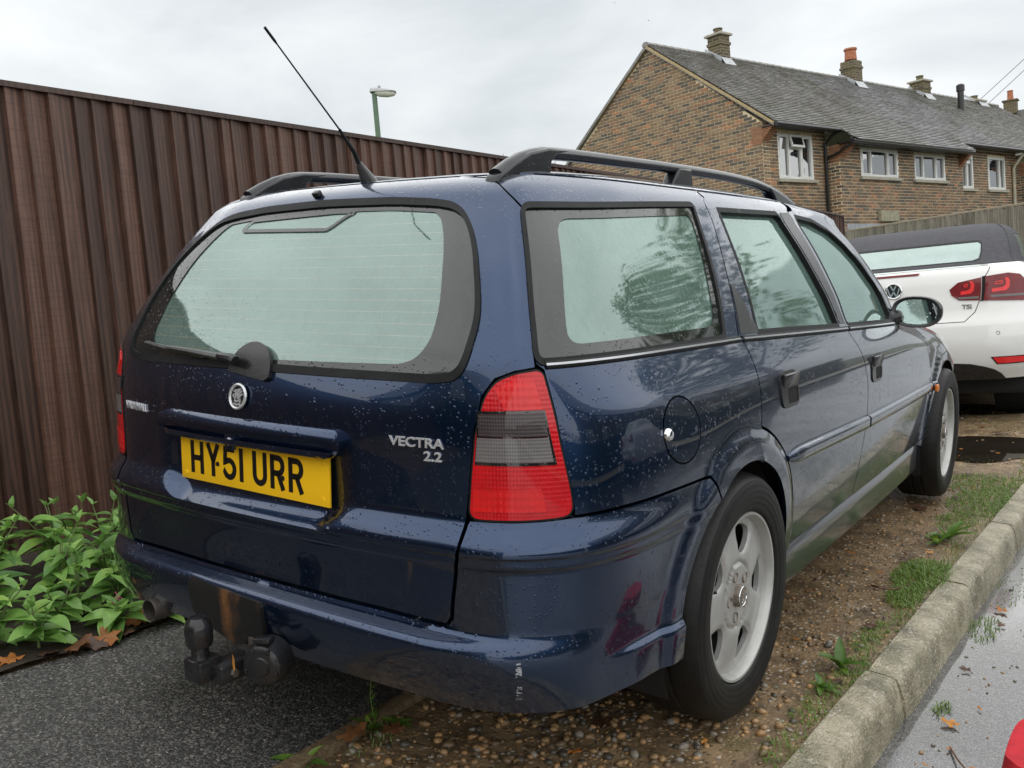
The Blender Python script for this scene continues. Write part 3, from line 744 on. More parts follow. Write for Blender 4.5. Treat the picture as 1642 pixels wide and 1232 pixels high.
# door handles
for (y, z) in ((1.238, .807), (2.167, .773)):
    for mir in (False, True):
        sg = -1 if mir else 1
        hd = empty('door_handle', (0, 0, 0)); hd.parent = CAR; hd.matrix_parent_inverse = parent_inv(CAR)
        q = [(s, zz_) for s, zz_ in roundpoly([(y-.070, z-.050), (y+.070, z-.050), (y+.070, z+.050), (y-.070, z+.050)], .034)]
        panel('handle_cup', side(q), [side(roundpoly([(y-.024, z-.040), (y+.060, z-.040), (y+.060, z+.002), (y-.024, z+.002)], .012))], M['trim'], hd, off=.004, gap=0, rim=.006, res=.012, mirror=mir)
        panel('handle_recess', side([(y-.030, z-.046), (y+.066, z-.046), (y+.066, z+.008), (y-.030, z+.008)]), [], M['dark'], hd, off=.002, gap=0, rim=0, res=.015, mirror=mir)
        p = on_yz(y+.006, z+.024, .006); MB().box((p.x*sg, p.y, p.z), (.012, .118, .040), Matrix.Rotation(.22*sg, 3, 'Y'), .005).build('handle_paddle', M['trim'], hd)
# mirrors
for sg in (1, -1):
    mr = empty('door_mirror', (0, 0, 0)); mr.parent = CAR; mr.matrix_parent_inverse = parent_inv(CAR)
    cx, cy, cz = .838*sg, 2.70, .946
    a = MB(); prof = []; vs = []; fs = []; n = 30
    def sup(w, ax, az): return ax*math.copysign(abs(math.cos(w))**.8, math.cos(w)), az*math.copysign(abs(math.sin(w))**.85, math.sin(w))
    rings = [(.0, .080, .050), (-.004, .092, .060), (.006, .097, .064), (.05, .093, .060), (.085, .075, .047), (.105, .045, .028), (.112, .01, .006)]
    for dy, ax, az in rings:
        for k in range(n):
            w = 2*math.pi*k/n; u, v = sup(w, ax, az); sk = .82 if u*sg < 0 and v > 0 else 1
            vs.append((cx+u, cy+dy+(.13*v-.03*u*sg)*(1 if dy < .02 else 0), cz+v-.02*(u*sg)))
    for i in range(len(rings)-1):
        for k in range(n): k2 = (k+1) % n; fs.append((i*n+k, i*n+k2, (i+1)*n+k2, (i+1)*n+k))
    fs.append(tuple(range((len(rings)-1)*n, len(rings)*n)))
    fixn(a.add(vs, fs).build('mirror_housing', M['trim'], mr, True, 50))
    vs = [(cx, cy+.005, cz)]
    for k in range(n):
        w = 2*math.pi*k/n; u, v = sup(w, .083, .052); vs.append((cx+u, cy+.004+.13*v-.03*u*sg, cz+v-.02*u*sg))
    MB().add(vs, [(0, 1+k, 1+(k+1) % n) for k in range(n)]).build('mirror_glass', M['mirror'] if 'mirror' in M else M['chrome'], mr, True, 0)
    MB().tube([(.735*sg, 2.68, .915), (.765*sg, 2.70, .925), (cx-.07*sg, 2.74, .93)], [.03, .028, .026], 10).build('mirror_arm', M['trim'], mr)
# roof rails
railc = [(.392, 1.359), (.44, 1.383), (.502, 1.407), (.58, 1.422), (.811, 1.430), (.977, 1.433), (1.203, 1.437), (1.612, 1.441), (1.886, 1.436), (2.071, 1.421), (2.206, 1.402), (2.335, 1.372)]
ry = np.linspace(.392, 2.335, 44); rz = pchip([a for a, b in railc], [b for a, b in railc], ry)
for sg in (1, -1):
    rl = empty('roof_rail', (0, 0, 0)); rl.parent = CAR; rl.matrix_parent_inverse = parent_inv(CAR)
    pts = [((.44 if sg > 0 else -.40), y, z) for y, z in zip(ry, rz)]
    MB().tube(pts, [.0165]*44, 12, flat=(1.15, .95)).build('rail_bar', M['rail'], rl)
    def foot(poly, name='rail_foot'):
        x0 = .44 if sg > 0 else -.40; n = len(poly); vs = [(x0-.021, y, z) for y, z in poly]+[(x0+.021, y, z) for y, z in poly]
        fs = [tuple(range(n)), tuple(range(n, 2*n))]+[(i, (i+1) % n, n+(i+1) % n, n+i) for i in range(n)]
        o = MB().add(vs, fs).build(name, M['rail'], rl, True, 30); fixn(o)
        bv = o.modifiers.new('b', 'BEVEL'); bv.width = .007; bv.segments = 3; return o
    foot([(.372, 1.338), (.38, 1.358), (.44, 1.390), (.50, 1.417), (.58, 1.434), (.68, 1.436), (.612, 1.418), (.590, 1.400), (.585, 1.36), (.575, 1.348)])
    foot([(1.235, 1.38), (1.285, 1.44), (1.372, 1.442), (1.385, 1.38)])
    foot([(2.03, 1.43), (2.15, 1.415), (2.25, 1.395), (2.345, 1.368), (2.345, 1.345), (2.13, 1.365), (2.10, 1.392)])
# aerial
ae = empty('aerial', (.027, .40, 1.37)); ae.parent = CAR; ae.matrix_parent_inverse = parent_inv(CAR)
MB().tube([(.027, .425, 1.365), (.027, .405, 1.392), (.027, .388, 1.415)], [.022, .014, .007], 12, flat=(.8, 1.2)).build('aerial_base', M['trim'], ae)
MB().tube([(.027, .390, 1.411), (.026, .375, 1.44), (.024, .33, 1.49)], [.006, .0055, .0035], 8).build('aerial_spring', M['rubber'], ae)
MB().tube([(.0245, .335, 1.485), (.02, .155, 1.655), (.0195, .148, 1.662), (.019, .122, 1.686)], [.0022, .0018, .0032, .0032], 8).build('aerial_rod', M['rubber'], ae)
# rear wiper
wp = empty('rear_wiper', (0, 0, 0)); wp.parent = tailgate; wp.matrix_parent_inverse = parent_inv(tailgate)
cx, cz, rr = -.012, .931, .064
hd = [(cx+rr*math.cos(a)*1.12, cz+rr*math.sin(a)) for a in np.linspace(rad(-8), rad(172), 22)]+[(cx-rr*1.1, cz-.002), (cx+rr*.9, cz-.017)]
def xzpoly(ps):
    out = []
    for x, z in ps:
        out.append((TX(x, z), z))
    return out
panel('wiper_cover', xzpoly(hd), [], M['trim'], wp, off=.010, gap=0, rim=.010, res=.010)
A0 = on_xz(-.052, .952, .030); A1 = on_xz(-.20, .962, .028); A2 = on_xz(-.33, .968, .020); A3 = on_xz(-.45, .975, .012)
MB().tube([A0+Vector((.012, 0, -.004)), A0, A0*.7+A1*.3], [.011, .012, .010], 10).build('wiper_hub', M['trim'], wp)
MB().tube([A0*.7+A1*.3, A1, A2], [.011, .009, .006], 8, flat=(1.2, .8)).build('wiper_arm', M['wiper'], wp)
MB().tube([on_xz(-.19, .957, .010), A2*.5+on_xz(-.33, .963, .008)*.5, A3+Vector((0, -.004, .002))], [.006, .007, .0045], 6).build('wiper_blade', M['wiper'], wp)
# handle strip over the plate, lock, badge, lettering
hs = xzpoly(roundpoly([(-.352, .769), (.277, .7675), (.292, .806), (.274, .827), (-.30, .8285), (-.352, .818)], .02))
hstrip = panel('plate_lamp_strip', hs, [], M['paint'], tailgate, off=0, gap=0, rim=.05, res=.010, flat2=lambda uv: .013+.013*np.clip((.829-uv[:, 1])/.055, 0, 1)-.009*np.clip((uv[:, 1]-.815)/.014, 0, 1)**2-.006*np.clip((.774-uv[:, 1])/.007, 0, 1)**2+.022*recess(np.abs(t_of_s(uv[:, 0]))*0+t_of_s(uv[:, 0])*.26+.033, uv[:, 1]))
p = on_xz(-.062, .797, .030)
MB().lathe([(0, -.004), (.0085, -.003), (.010, .0), (.010, .014)], 20, 'y', p).build('lock_cylinder', M['chrome'], hstrip)
MB().box(p+Vector((0, .004, .002)), (.034, .006, .040), None, .002).build('lock_surround', M['paint'], hstrip)
npz = Vector((-.031, .062, .710))
NP = MB().box(npz, (.521, .006, .112), Matrix.Rotation(rad(-1.0), 3, 'X') @ Matrix.Rotation(rad(.6), 3, 'Y'), .002).build('number_plate', M['yellow'], tailgate)
def stroke(pts, w, close=False):
    """flat ribbon round a polyline: 2-D"""
    q = []
    for p in pts:
        p = Vector(p)
        if not q or (p-q[-1]).length > .3: q.append(p)
    pts = q; n = len(pts); L = []; Rr = []
    for i in range(n):
        a = pts[i-1] if (i > 0 or close) else None; b = pts[(i+1) % n] if (i < n-1 or close) else None
        d0 = (pts[i]-a).normalized() if a is not None else None; d1 = (b-pts[i]).normalized() if b is not None else None
        d0 = d0 or d1; d1 = d1 or d0; nn = Vector((-(d0.y), d0.x))+Vector((-(d1.y), d1.x)); k = max(nn.length_squared, .8)
        nn = nn*(2/k)*(w/2); L.append(pts[i]+nn); Rr.append(pts[i]-nn)
    return L, Rr, close
def emboss(strokes, name, mat, parent, mp3, depth=.002):
    a = MB()
    for L, Rr, close in strokes:
        n = len(L); v = [mp3(p, depth) for p in L]+[mp3(p, depth) for p in Rr]+[mp3(p, -.002) for p in L]+[mp3(p, -.002) for p in Rr]; f = []
        for i in range(n if close else n-1):
            j = (i+1) % n
            f += [(n+i, n+j, j, i), (i, j, 2*n+j, 2*n+i), (n+j, n+i, 3*n+i, 3*n+j)]
        if not close: f += [(n, 0, 2*n, 3*n), (n-1, 2*n-1, 4*n-1, 3*n-1)]
        a.add(v, f)
    return fixn(a.build(name, mat, parent, False))
def arcp(cx, cy, rx, ry, a0, a1, n=10): return [(cx+rx*math.cos(rad(a0+(a1-a0)*i/n)), cy+ry*math.sin(rad(a0+(a1-a0)*i/n))) for i in range(n+1)]
W_ = 13.5
GLY = {'H': [[(7, 0), (7, 79)], [(43, 0), (43, 79)], [(7, 38), (43, 38)]],
       'Y': [[(6, 79), (25, 36)], [(44, 79), (25, 36)], [(25, 40), (25, 0)]],
       '5': [[(44, 72.5), (11, 72.5), (9, 41)]+arcp(24, 26, 19, 20, 125, -150, 16)+[(6, 13)]],
       '1': [[(7, 0), (7, 79)]],
       'U': [[(7, 79), (7, 25)]+arcp(25, 25, 18, 18.5, 180, 360, 12)+[(43, 79)]],
       'R': [[(7, 0), (7, 79)], [(7, 72), (27, 72)]+arcp(27, 54.5, 15, 17.5, 90, -90, 10)+[(7, 37)], [(26, 38), (43, 0)]]}
RM = Matrix.Rotation(rad(-1.0), 3, 'X') @ Matrix.Rotation(rad(.6), 3, 'Y')
xcur = -.5*(50*6+14+11*6+33-11-12)
tot = xcur
seq = 'HY51 URR'; xcur = -221
for ch in seq:
    if ch == ' ': xcur += 22; continue
    st = [stroke([(a, b) for a, b in pl], W_) for pl in GLY[ch]]
    def mp3(p, d, x0=xcur): return npz+RM @ Vector(((p.x+x0)*.001, -.003-d*.35, (p.y-38)*.001))
    emboss(st, 'plate_character', M['black'], NP, mp3)
    xcur += (14 if ch == '1' else 50)+11
for dx, dz in ((-.118, -.006), (.112, -.010)):
    q = npz+RM @ Vector((dx, -.004, dz)); MB().lathe([(0, -.003), (.005, -.002), (.007, .003)], 12, 'y', q).build('plate_screw', M['black'], NP)
for dx, dz in ((-.240, .040), (-.240, -.040), (.240, .040), (.240, -.040)):
    q = npz+RM @ Vector((dx, -.003, dz)); MB().lathe([(0, -.0012), (.006, -.001), (.007, .001)], 14, 'y', q).build('plate_pad', M['yellow'], NP)
def text_obj(name, txt, size, mat, parent, place, depth=.002, sx=1.0, shear=0):
    cu = bpy.data.curves.new(name, 'FONT'); cu.body = txt; cu.size = size; cu.extrude = depth; cu.shear = shear; cu.bevel_depth = size*.012; cu.offset = size*.012
    to = bpy.data.objects.new(name, cu); col.objects.link(to)
    dg = bpy.context.evaluated_depsgraph_get(); me = bpy.data.meshes.new_from_object(to.evaluated_get(dg))
    bpy.data.objects.remove(to); me.materials.clear(); me.materials.append(mat)
    co = np.array([tuple(v.co) for v in me.vertices]); Q = place(co[:, 0]*sx, co[:, 1], co[:, 2])
    for v, p in zip(me.vertices, Q): v.co = p
    me.update(); o = link(name, me, mat, parent); return o
def on_tailgate(x0, z0, slope=0):
    def f(x, y, d): return onv([TX(float(a), float(c)) for a, c in zip(x0+x, z0+y)], z0+y, d+.002)
    return f
text_obj('model_lettering', 'VECTRA', .0265, M['badge'], tailgate, on_tailgate(.404, .808), .0015, 1.28)
text_obj('engine_lettering', '2.2', .0265, M['badge'], tailgate, on_tailgate(.484, .782), .0015, 1.28)
text_obj('maker_lettering', 'VAUXHALL', .0265, M['badge'], tailgate, on_tailgate(-.560, .806), .0015, .92)
bc = on_xz(-.034, .8768, .004)
bn = (on_xz(-.034, .8768, .02)-on_xz(-.034, .8768, 0)).normalized()
bx = Vector((1, 0, 0)); bx = (bx-bn*bx.dot(bn)).normalized(); bz = -bx.cross(bn); bz = bz if bz.z > 0 else -bz
def bp(p, d): return bc+(bx*p.x*1.0+bz*p.y)*.001+bn*d
badge = empty('griffin_badge', (0, 0, 0)); badge.parent = tailgate; badge.matrix_parent_inverse = parent_inv(tailgate)
n = 40; vs = [bc]+[bp(Vector((26*math.cos(2*math.pi*k/n), 26*math.sin(2*math.pi*k/n))), .002) for k in range(n)]
fixn(MB().add(vs, [(0, 1+k, 1+(k+1) % n) for k in range(n)]).build('badge_disc', M['black'], badge))
MB().tube([bp(Vector((27*math.cos(2*math.pi*k/n), 27*math.sin(2*math.pi*k/n))), .003) for k in range(n+1)], .0035, 8, False).build('badge_ring', M['badge'], badge)
gr = [[(-11, -16), (-2, -19), (9, -17), (13, -20)], [(-10, -9), (-2, -12), (7, -8), (10, -14)], [(-9, -6), (-4, 2), (2, -3), (8, -8)], [(-8, 2), (-7, 9), (-10, 13), (-14, 11)], [(-9, 12), (-4, 15)],
      [(-2, -2), (2, 10), (9, 18)], [(1, -3), (7, 7), (14, 13)], [(4, -5), (11, 3), (17, 6)], [(-6, 3), (-2, 8), (3, 17)], [(-12, -3), (-15, 2), (-13, 5)]]
emboss([stroke(g, 3.6) for g in gr], 'badge_emblem', M['badge'], badge, bp, .0045)
# washer nozzle in the spoiler lip
p = on_xz(-.045, 1.337, .006); MB().box(p, (.022, .016, .014), Matrix.Rotation(.6, 3, 'X'), .003).build('washer_nozzle', M['trim'], tailgate)
# tow bar
tb = empty('tow_bar', (0, 0, 0)); tb.parent = CAR; tb.matrix_parent_inverse = parent_inv(CAR)
bx_ = -.038
MB().lathe([(0, .405), (.018, .403), (.028, .392), (.031, .375), (.030, .345), (.027, .338)], 24, 'z', (bx_, -.098, 0)).build('ball_cover', M['trim'], tb)
MB().lathe([(.020, .345), (.019, .315), (.026, .300), (.028, .285)], 20, 'z', (bx_, -.098, 0)).build('ball_neck', M['trim'], tb)
MB().box((bx_, -.092, .284), (.060, .064, .052), None, .008).build('ball_block', M['trim'], tb)
MB().box((bx_+.028, -.03, .272), (.060, .12, .046), None, .010).build('tow_arm', M['trim'], tb)
MB().box((bx_+.03, .10, .274), (.07, .20, .05), None, .008).build('tow_beam', M['under'], tb)
sc = Vector((.088, -.020, .300)); sq = Matrix.Rotation(rad(22), 3, 'Z')
def rotv(mb, c): mb.v = [tuple(sq @ (Vector(v)-c)+c) for v in mb.v]; return mb
rotv(MB().lathe([(0, -.030), (.020, -.030), (.022, -.026), (.034, -.026), (.044, -.020), (.050, -.006), (.050, .035), (0, .036)], 28, 'y', sc), sc).build('trailer_socket', M['trim'], tb)
for a in (60, 120, 200, 340): rotv(MB().box(sc+Vector((.038*math.cos(rad(a)), -.022, .038*math.sin(rad(a)))), (.008, .012, .012), None, .002), sc).build('socket_lug', M['trim'], tb)
MB().box((.045, .010, .300), (.10, .008, .055), None, .002).build('socket_bracket', M['steel'], tb)
for dy in (-.055, -.015):
    MB().lathe([(0, .006), (.009, .006), (.010, .0), (.010, -.004)], 6, 'x', (bx_+.060, dy, .272)).build('bolt', M['steel'], tb)
MB().tube([(.088, .012, .300), (.075, .05, .32), (.03, .07, .33), (.0, .10, .31), (.02, .18, .32)], .006, 8).build('socket_cable', M['rubber'], tb)
rotv(MB().box(sc+Vector((0, -.004, .054)), (.040, .030, .012), None, .004), sc).build('socket_hinge', M['trim'], tb)
# knocks and stains
for ps in ([(4.12, .372), (4.22, .372), (4.20, .405), (4.13, .405)], [(4.14, .318), (4.24, .318), (4.22, .352), (4.15, .352)]):
    panel('paint_scuff', ps, [], M['scuff'], bumper, off=.0012, gap=0, rim=0, res=.012)
panel('rust_stain', [(1.95, .50), (2.12, .50), (2.16, .575), (1.92, .577)], [], M['stain'], tailgate, off=.0012, gap=0, rim=0, res=.012)
# electrics board on the bumper
def brd(x, z): return on_xz(x, z, .012)
bp_ = xzpoly(roundpoly([(-.222, .425), (.046, .416), (.040, .302), (-.10, .300), (-.222, .345)], .015))
panel('tow_plate', bp_, [], M['rustplate'], bumper, off=.010, gap=0, rim=.012, res=.015, flat2=lambda uv: .012*np.clip((.36-uv[:, 1])/.06, 0, 1))
# exhaust
MB().lathe([(.026, -.035), (.029, -.036), (.030, -.03), (.030, .26)], 24, 'y', (-.43, .065, .292)).build('exhaust_tip', M['steel'], CAR)
# underbody, wheel housings, cabin
MB().box((0, 2.15, .265), (1.36, 3.9, .06), None, .02).build('floor_pan', M['under'], CAR)
MB().box((0, .36, .36), (1.30, .36, .16), None, .03).build('boot_well', M['under'], CAR)
for sg in (1, -1):
    for yc in (YR, YF):
        a = MB(); vs = []; fs = []; n = 24
        for i in range(n+1):
            w = rad(-25+230*i/n); r = .365
            vs += [(sg*.50, yc+r*math.cos(w), ZW+r*math.sin(w)), (sg*.785, yc+r*math.cos(w), ZW+r*math.sin(w))]
        for i in range(n): fs.append((2*i, 2*i+1, 2*i+3, 2*i+2))
        fs.append(tuple(range(0, 2*n+2, 2)))
        a.add(vs, fs).build('wheel_housing', M['under'], CAR)
MB().box((0, 1.0, .56), (1.30, 1.3, .03)).build('load_floor', M['seat'], CAR)
MB().box((0, 2.4, .42), (1.36, 1.6, .05)).build('cabin_floor', M['under'], CAR)
MB().box((0, 1.50, .74), (1.26, .16, .52), Matrix.Rotation(-.2, 3, 'X'), .05).build('rear_seat', M['seat'], CAR)
for x in (-.36, .36):
    MB().box((x, 2.42, .80), (.50, .15, .62), Matrix.Rotation(-.25, 3, 'X'), .06).build('front_seat', M['seat'], CAR)
    MB().box((x, 2.30, 1.17), (.26, .10, .17), Matrix.Rotation(-.2, 3, 'X'), .04).build('headrest', M['seat'], CAR)
    MB().box((x, 1.45, 1.06), (.26, .09, .14), Matrix.Rotation(-.2, 3, 'X'), .04).build('headrest', M['seat'], CAR)
MB().box((0, 2.95, .82), (1.35, .35, .22), None, .06).build('dashboard', M['seat'], CAR)
# wheels
def wheel():
    w = empty('wheel', (0, 0, 0))
    MB().lathe([(.213, -.012), (.222, .004), (.245, .012), (.275, .014), (.298, .006), (.309, -.008), (.315, -.03), (.3165, -.06), (.312, -.064), (.312, -.070), (.3165, -.074), (.317, -.10), (.312, -.104), (.312, -.110), (.317, -.114), (.3165, -.15), (.309, -.18), (.29, -.195), (.25, -.20), (.213, -.185)], 96, 'x').build('tyre', M['tyre'], w, True, 30)
    MB().lathe([(.214, -.012), (.2165, -.004), (.2145, .001), (.209, .0), (.205, -.006), (.201, -.018), (.198, -.034)], 72, 'x').build('rim', M['alloy'], w, True, 30)
    MB().lathe([(.198, -.034), (.188, -.06), (.182, -.17), (.20, -.185)], 48, 'x').build('rim_barrel', M['barrel'], w, True, 30)
    # spoked disc with five windows
    out = np.array([(.2015*math.cos(a), .2015*math.sin(a)) for a in np.linspace(0, 2*math.pi, 97)[:-1]]); holes = []
    for k in range(5):
        a0 = 2+72*k; pl = [(.112, -8), (.128, -13), (.150, -16), (.172, -17), (.181, -13), (.184, 0), (.181, 13), (.172, 17), (.150, 16), (.128, 13), (.112, 8), (.107, 0)]
        pts = [(r*math.cos(rad(a0+d)), r*math.sin(rad(a0+d))) for r, d in pl]
        holes.append(dens(np.array([q for q in roundpoly(pts, .02, 4)]), .006))
    uv, fs = tess(out, holes, .008)
    r = np.hypot(uv[:, 0], uv[:, 1]); dh = np.min([dist_poly(uv, h) for h in holes], 0)
    X = -.012-.010*(1-np.clip(r/.2, 0, 1))+.0-.007*np.exp(-(dh/.006)**2)*(r < .198)-.012*np.clip((r-.10)/.09, 0, 1)**2+.002*(r < .082)-.008*np.exp(-((r-.084)/.0035)**2)
    V = [(x, a, b) for x, (a, b) in zip(X, uv)]; F = [list(f) for f in fs]
    G = []
    for f in F:
        a, b, c = uv[f[0]], uv[f[1]], uv[f[2]]
        G.append(f if (b[0]-a[0])*(c[1]-a[1])-(b[1]-a[1])*(c[0]-a[0]) > 0 else f[::-1])
    e = {}
    for f in G:
        for i in range(3): e[(f[i], f[(i+1) % 3])] = 1
    bd = [q for q in e if (q[1], q[0]) not in e]; mp_ = {}
    for a, b in bd:
        for q in (a, b):
            if q not in mp_: mp_[q] = len(V); V.append((V[q][0]-.013, uv[q][0]*.995, uv[q][1]*.995))
        G.append([b, a, mp_[a], mp_[b]])
    mk('spoked_disc', V, G, M['alloy'], w, True, 45)
    MB().lathe([(0, -.150), (.19, -.150)], 40, 'x').build('brake_drum', M['dark'], w)
    MB().lathe([(0, .000), (.012, -.0005), (.024, -.003), (.0285, -.008), (.030, -.024)], 28, 'x').build('centre_cap', M['alloydirt'], w)
    MB().tube([(-.003, .025*math.cos(2*math.pi*k/24), .025*math.sin(2*math.pi*k/24)) for k in range(25)], .0018, 6, False).build('cap_ring', M['chrome'], w)
    emboss([stroke(g, 3.0) for g in [[(-9, -9), (8, -9)], [(-8, -4), (6, -2)], [(-6, 0), (-8, 9)], [(0, 0), (3, 10)], [(4, -1), (10, 6)]]], 'cap_emblem', M['chrome'], w, lambda p, d: Vector((.0005+d*.5, p.x*.0013, p.y*.0013)), .003)
    for k in range(5):
        a = rad(38+72*k); MB().lathe([(0, -.026), (.007, -.026), (.0115, -.018), (.0130, -.0135), (.0145, -.0165)], 16, 'x', (0, .056*math.cos(a), .056*math.sin(a))).build('bolt_hole', M['alloydirt'], w)
    MB().tube([(-.03, .19*math.cos(rad(163)), .19*math.sin(rad(163))), (-.01, .165*math.cos(rad(160)), .165*math.sin(rad(160)))], .004, 8).build('valve', M['rubber'], w)
    return w
W0 = wheel()
for i, (x, y, fl_) in enumerate(((.832, YR, 1), (.828, YF, 1), (-.832, YR, -1), (-.828, YF, -1))):
    w = W0 if i == 0 else copy_tree(W0)
    w.parent = CAR; w.matrix_parent_inverse = parent_inv(CAR); w.location = (x, y, ZW)
    if fl_ < 0: w.rotation_euler = (0, 0, math.pi)
    elif y > 2: w.rotation_euler = (rad(20), 0, rad(1.5))
# ------------------------------------------------------------------ the white convertible parked further along
def net2(z):
    z = np.atleast_1d(np.asarray(z, float)); n = len(z); X = np.zeros((n, NC)); Y = np.zeros((n, NC))
    zk = [.20, .28, .40, .55, .66, .72, .85, 1.0, 1.045, 1.062, 1.066, 1.09, 1.20, 1.30, 1.36, 1.395, 1.41]
    k = lambda v: pchip(zk, v, z)
    c0 = k([.13, .10, .03, .0, .008, .03, .05, .072, .095, .20, .42, .47, .66, .88, 1.08, 1.38, 1.75])
    xs = k([.78, .82, .865, .885, .885, .885, .88, .85, .81, .785, .755, .745, .722, .685, .62, .50, .22])
    c3 = k([.55, .56, .58, .58, .58, .58, .58, .57, .56, .53, .50, .50, .49, .47, .43, .34, .15])
    c4 = k([.70, .72, .75, .755, .755, .755, .745, .72, .70, .67, .635, .625, .612, .585, .535, .42, .18])
    c5 = k([.76, .79, .825, .84, .84, .84, .83, .80, .77, .74, .71, .695, .675, .642, .585, .46, .20])
    X[:, 1] = .47*c3; X[:, 2] = .78*c3; X[:, 3] = c3; X[:, 4] = c4; X[:, 5] = c5; X[:, 6] = xs*.985; X[:, 7] = xs*.998
    Y[:, 0] = c0; Y[:, 1] = c0+.004; Y[:, 2] = c0+.015; Y[:, 3] = c0+.028; Y[:, 4] = c0+.075; Y[:, 5] = c0+.15; Y[:, 6] = c0+.32; Y[:, 7] = c0+.6
    fy = pchip([.2, .55, .72, .85, 1.0, 1.062, 1.2, 1.36, 1.41], [4.1, 4.24, 3.95, 3.4, 2.95, 2.75, 2.55, 2.2, 2.0], z)
    for j in range(9):
        f = (j+1)/9.0; X[:, 8+j] = xs*(1-.06*f**3); Y[:, 8+j] = (c0+.6)+(fy-.35-(c0+.6))*f
    X[:, 17] = X[:, 16]*.8; Y[:, 17] = fy-.12; X[:, 18] = X[:, 16]*.45; Y[:, 18] = fy-.02; Y[:, 19] = fy
    return X, Y
SURF['net'] = net2; SURF['disp'] = False; KN = None; _AI.clear(); _tyc.clear(); _txc.clear()
WC = empty('white_convertible', (0, 0, 0), 'white convertible car with dark grey fabric roof parked beyond the blue estate', 'car')
def xz(ps): return [(TX(x, z), z) for x, z in ps]
def sym(ps): return xz(ps)+[(-t, z) for t, z in xz(ps)[::-1]]
lid = [(0, .683), (.44, .683), (.505, .745), (.53, .81), (.545, .82), (.56, .90), (.575, .985), (.60, 1.035), (.585, 1.053), (0, 1.054)]
lid_o = sym(lid[:-1])
inner = [(.352, .905), (.405, .950), (.545, .974), (.536, .822), (.41, .830), (.365, .865)]
outer = [(.562, .978), (.70, .990), (.765, .975), (.80, .93), (.808, .80), (.548, .820)]
body_o = [(-19, .285), (-14, .285), (-9.2, .285), (-7, .29), (0, .285), (7, .29), (9.2, .285), (14, .285), (19, .285), (19, 1.062), (0, 1.062), (-19, 1.062)]
dif = [(0, .255), (.665, .285), (.64, .325), (.60, .355), (.55, .375), (.46, .398), (.38, .405), (0, .405)]
body = panel('body', body_o, [lid_o], M['white_paint'], WC, res=.035, gap=0, rim=.01, zrows=[.65, .66, .72, 1.045, 1.05, 1.055, 1.06])
bl = panel('boot_lid', lid_o, [], M['white_paint'], WC, res=.03, gap=.005, off=.001, rim=.02)
panel('lid_gap', ring2(lid_o, -.004), [ring2(lid_o, .006)], M['dark'], WC, off=-.0015, gap=0, rim=0, res=.03)
panel('diffuser', sym(dif[1:]), [], M['trim'], WC, off=.006, gap=0, rim=.03, res=.03)
M['wcred'] = lens('dark_red_lens', (.17, .004, .008), 0, .05); M['wcglow'] = lens('bright_red_lens', (.85, .03, .03), 0, .1)
M['roofcloth'] = simple('roof_canvas', (.055, .055, .063), .85, var=.18, vs=30, bmp=.4, bs=500, bd=.001)
for mir in (False, True):
    for pl, ys in ((inner, ((.40, .50), (.90, .935, .845))), (outer, ((.585, .705), (.905, .945, .845)))):
        lp = panel('tail_lamp', xz(pl), [], M['wcred'], WC, off=.007, gap=0, rim=.02, res=.025, mirror=mir)
        (x0, x1), (zc, zt, zb) = ys
        st = [(x0+.02, zc-.035), (x1-.02, zc-.03), (x1, zc-.01), (x1+.004, zc+.03), (x1-.006, zc+.052), (x1-.026, zc+.052), (x1-.018, zc+.03), (x1-.022, zc+.004), (x1-.04, zc-.008), (x0+.02, zc-.012)]
        panel('light_bar', xz(st), [], M['wcglow'], lp, off=.010, gap=0, rim=.003, res=.02, mirror=mir)
        st = roundpoly([(x0+.04, zc+.012), (x1-.035, zc+.016), (x1-.035, zc+.038), (x0+.04, zc+.034)], .01)
        panel('light_ring', xz(st), [ring2(xz(st), .006)], M['wcglow'], lp, off=.010, gap=0, rim=.003, res=.02, mirror=mir)
        xa, xb = min(p[0] for p in pl)+.055, max(p[0] for p in pl)-.016; lo = [(xa, zb-.008), (xb, zb-.012), (xb, zb+.004), (xa-.01, zb+.006)]
        panel('reversing_strip', xz(lo), [], M['smoke2'], lp, off=.009, gap=0, rim=.003, res=.02, mirror=mir)
    panel('lamp_gap', xz([(.540, .818), (.556, .818), (.570, .982), (.550, .978)]), [], M['dark'], WC, off=.008, gap=0, rim=.01, res=.03, mirror=mir)
    panel('rear_reflector', xz([(.598, .437), (.80, .437), (.80, .400), (.625, .396)]), [], M['wcglow'], WC, off=.005, gap=0, rim=.01, res=.03, mirror=mir)
    panel('reflector_recess', xz([(.585, .441), (.81, .443), (.81, .392), (.618, .389)]), [], M['dark'], WC, off=.003, gap=0, rim=.01, res=.03, mirror=mir)
panel('high_brake_light', sym([(0, 1.014), (.158, 1.020), (.168, 1.032), (0, 1.030)][1:3])[:2]+[(-t, z) for t, z in xz([(.168, 1.032), (.158, 1.020)])], [], M['wcred'], WC, off=.006, gap=0, rim=.01, res=.03)
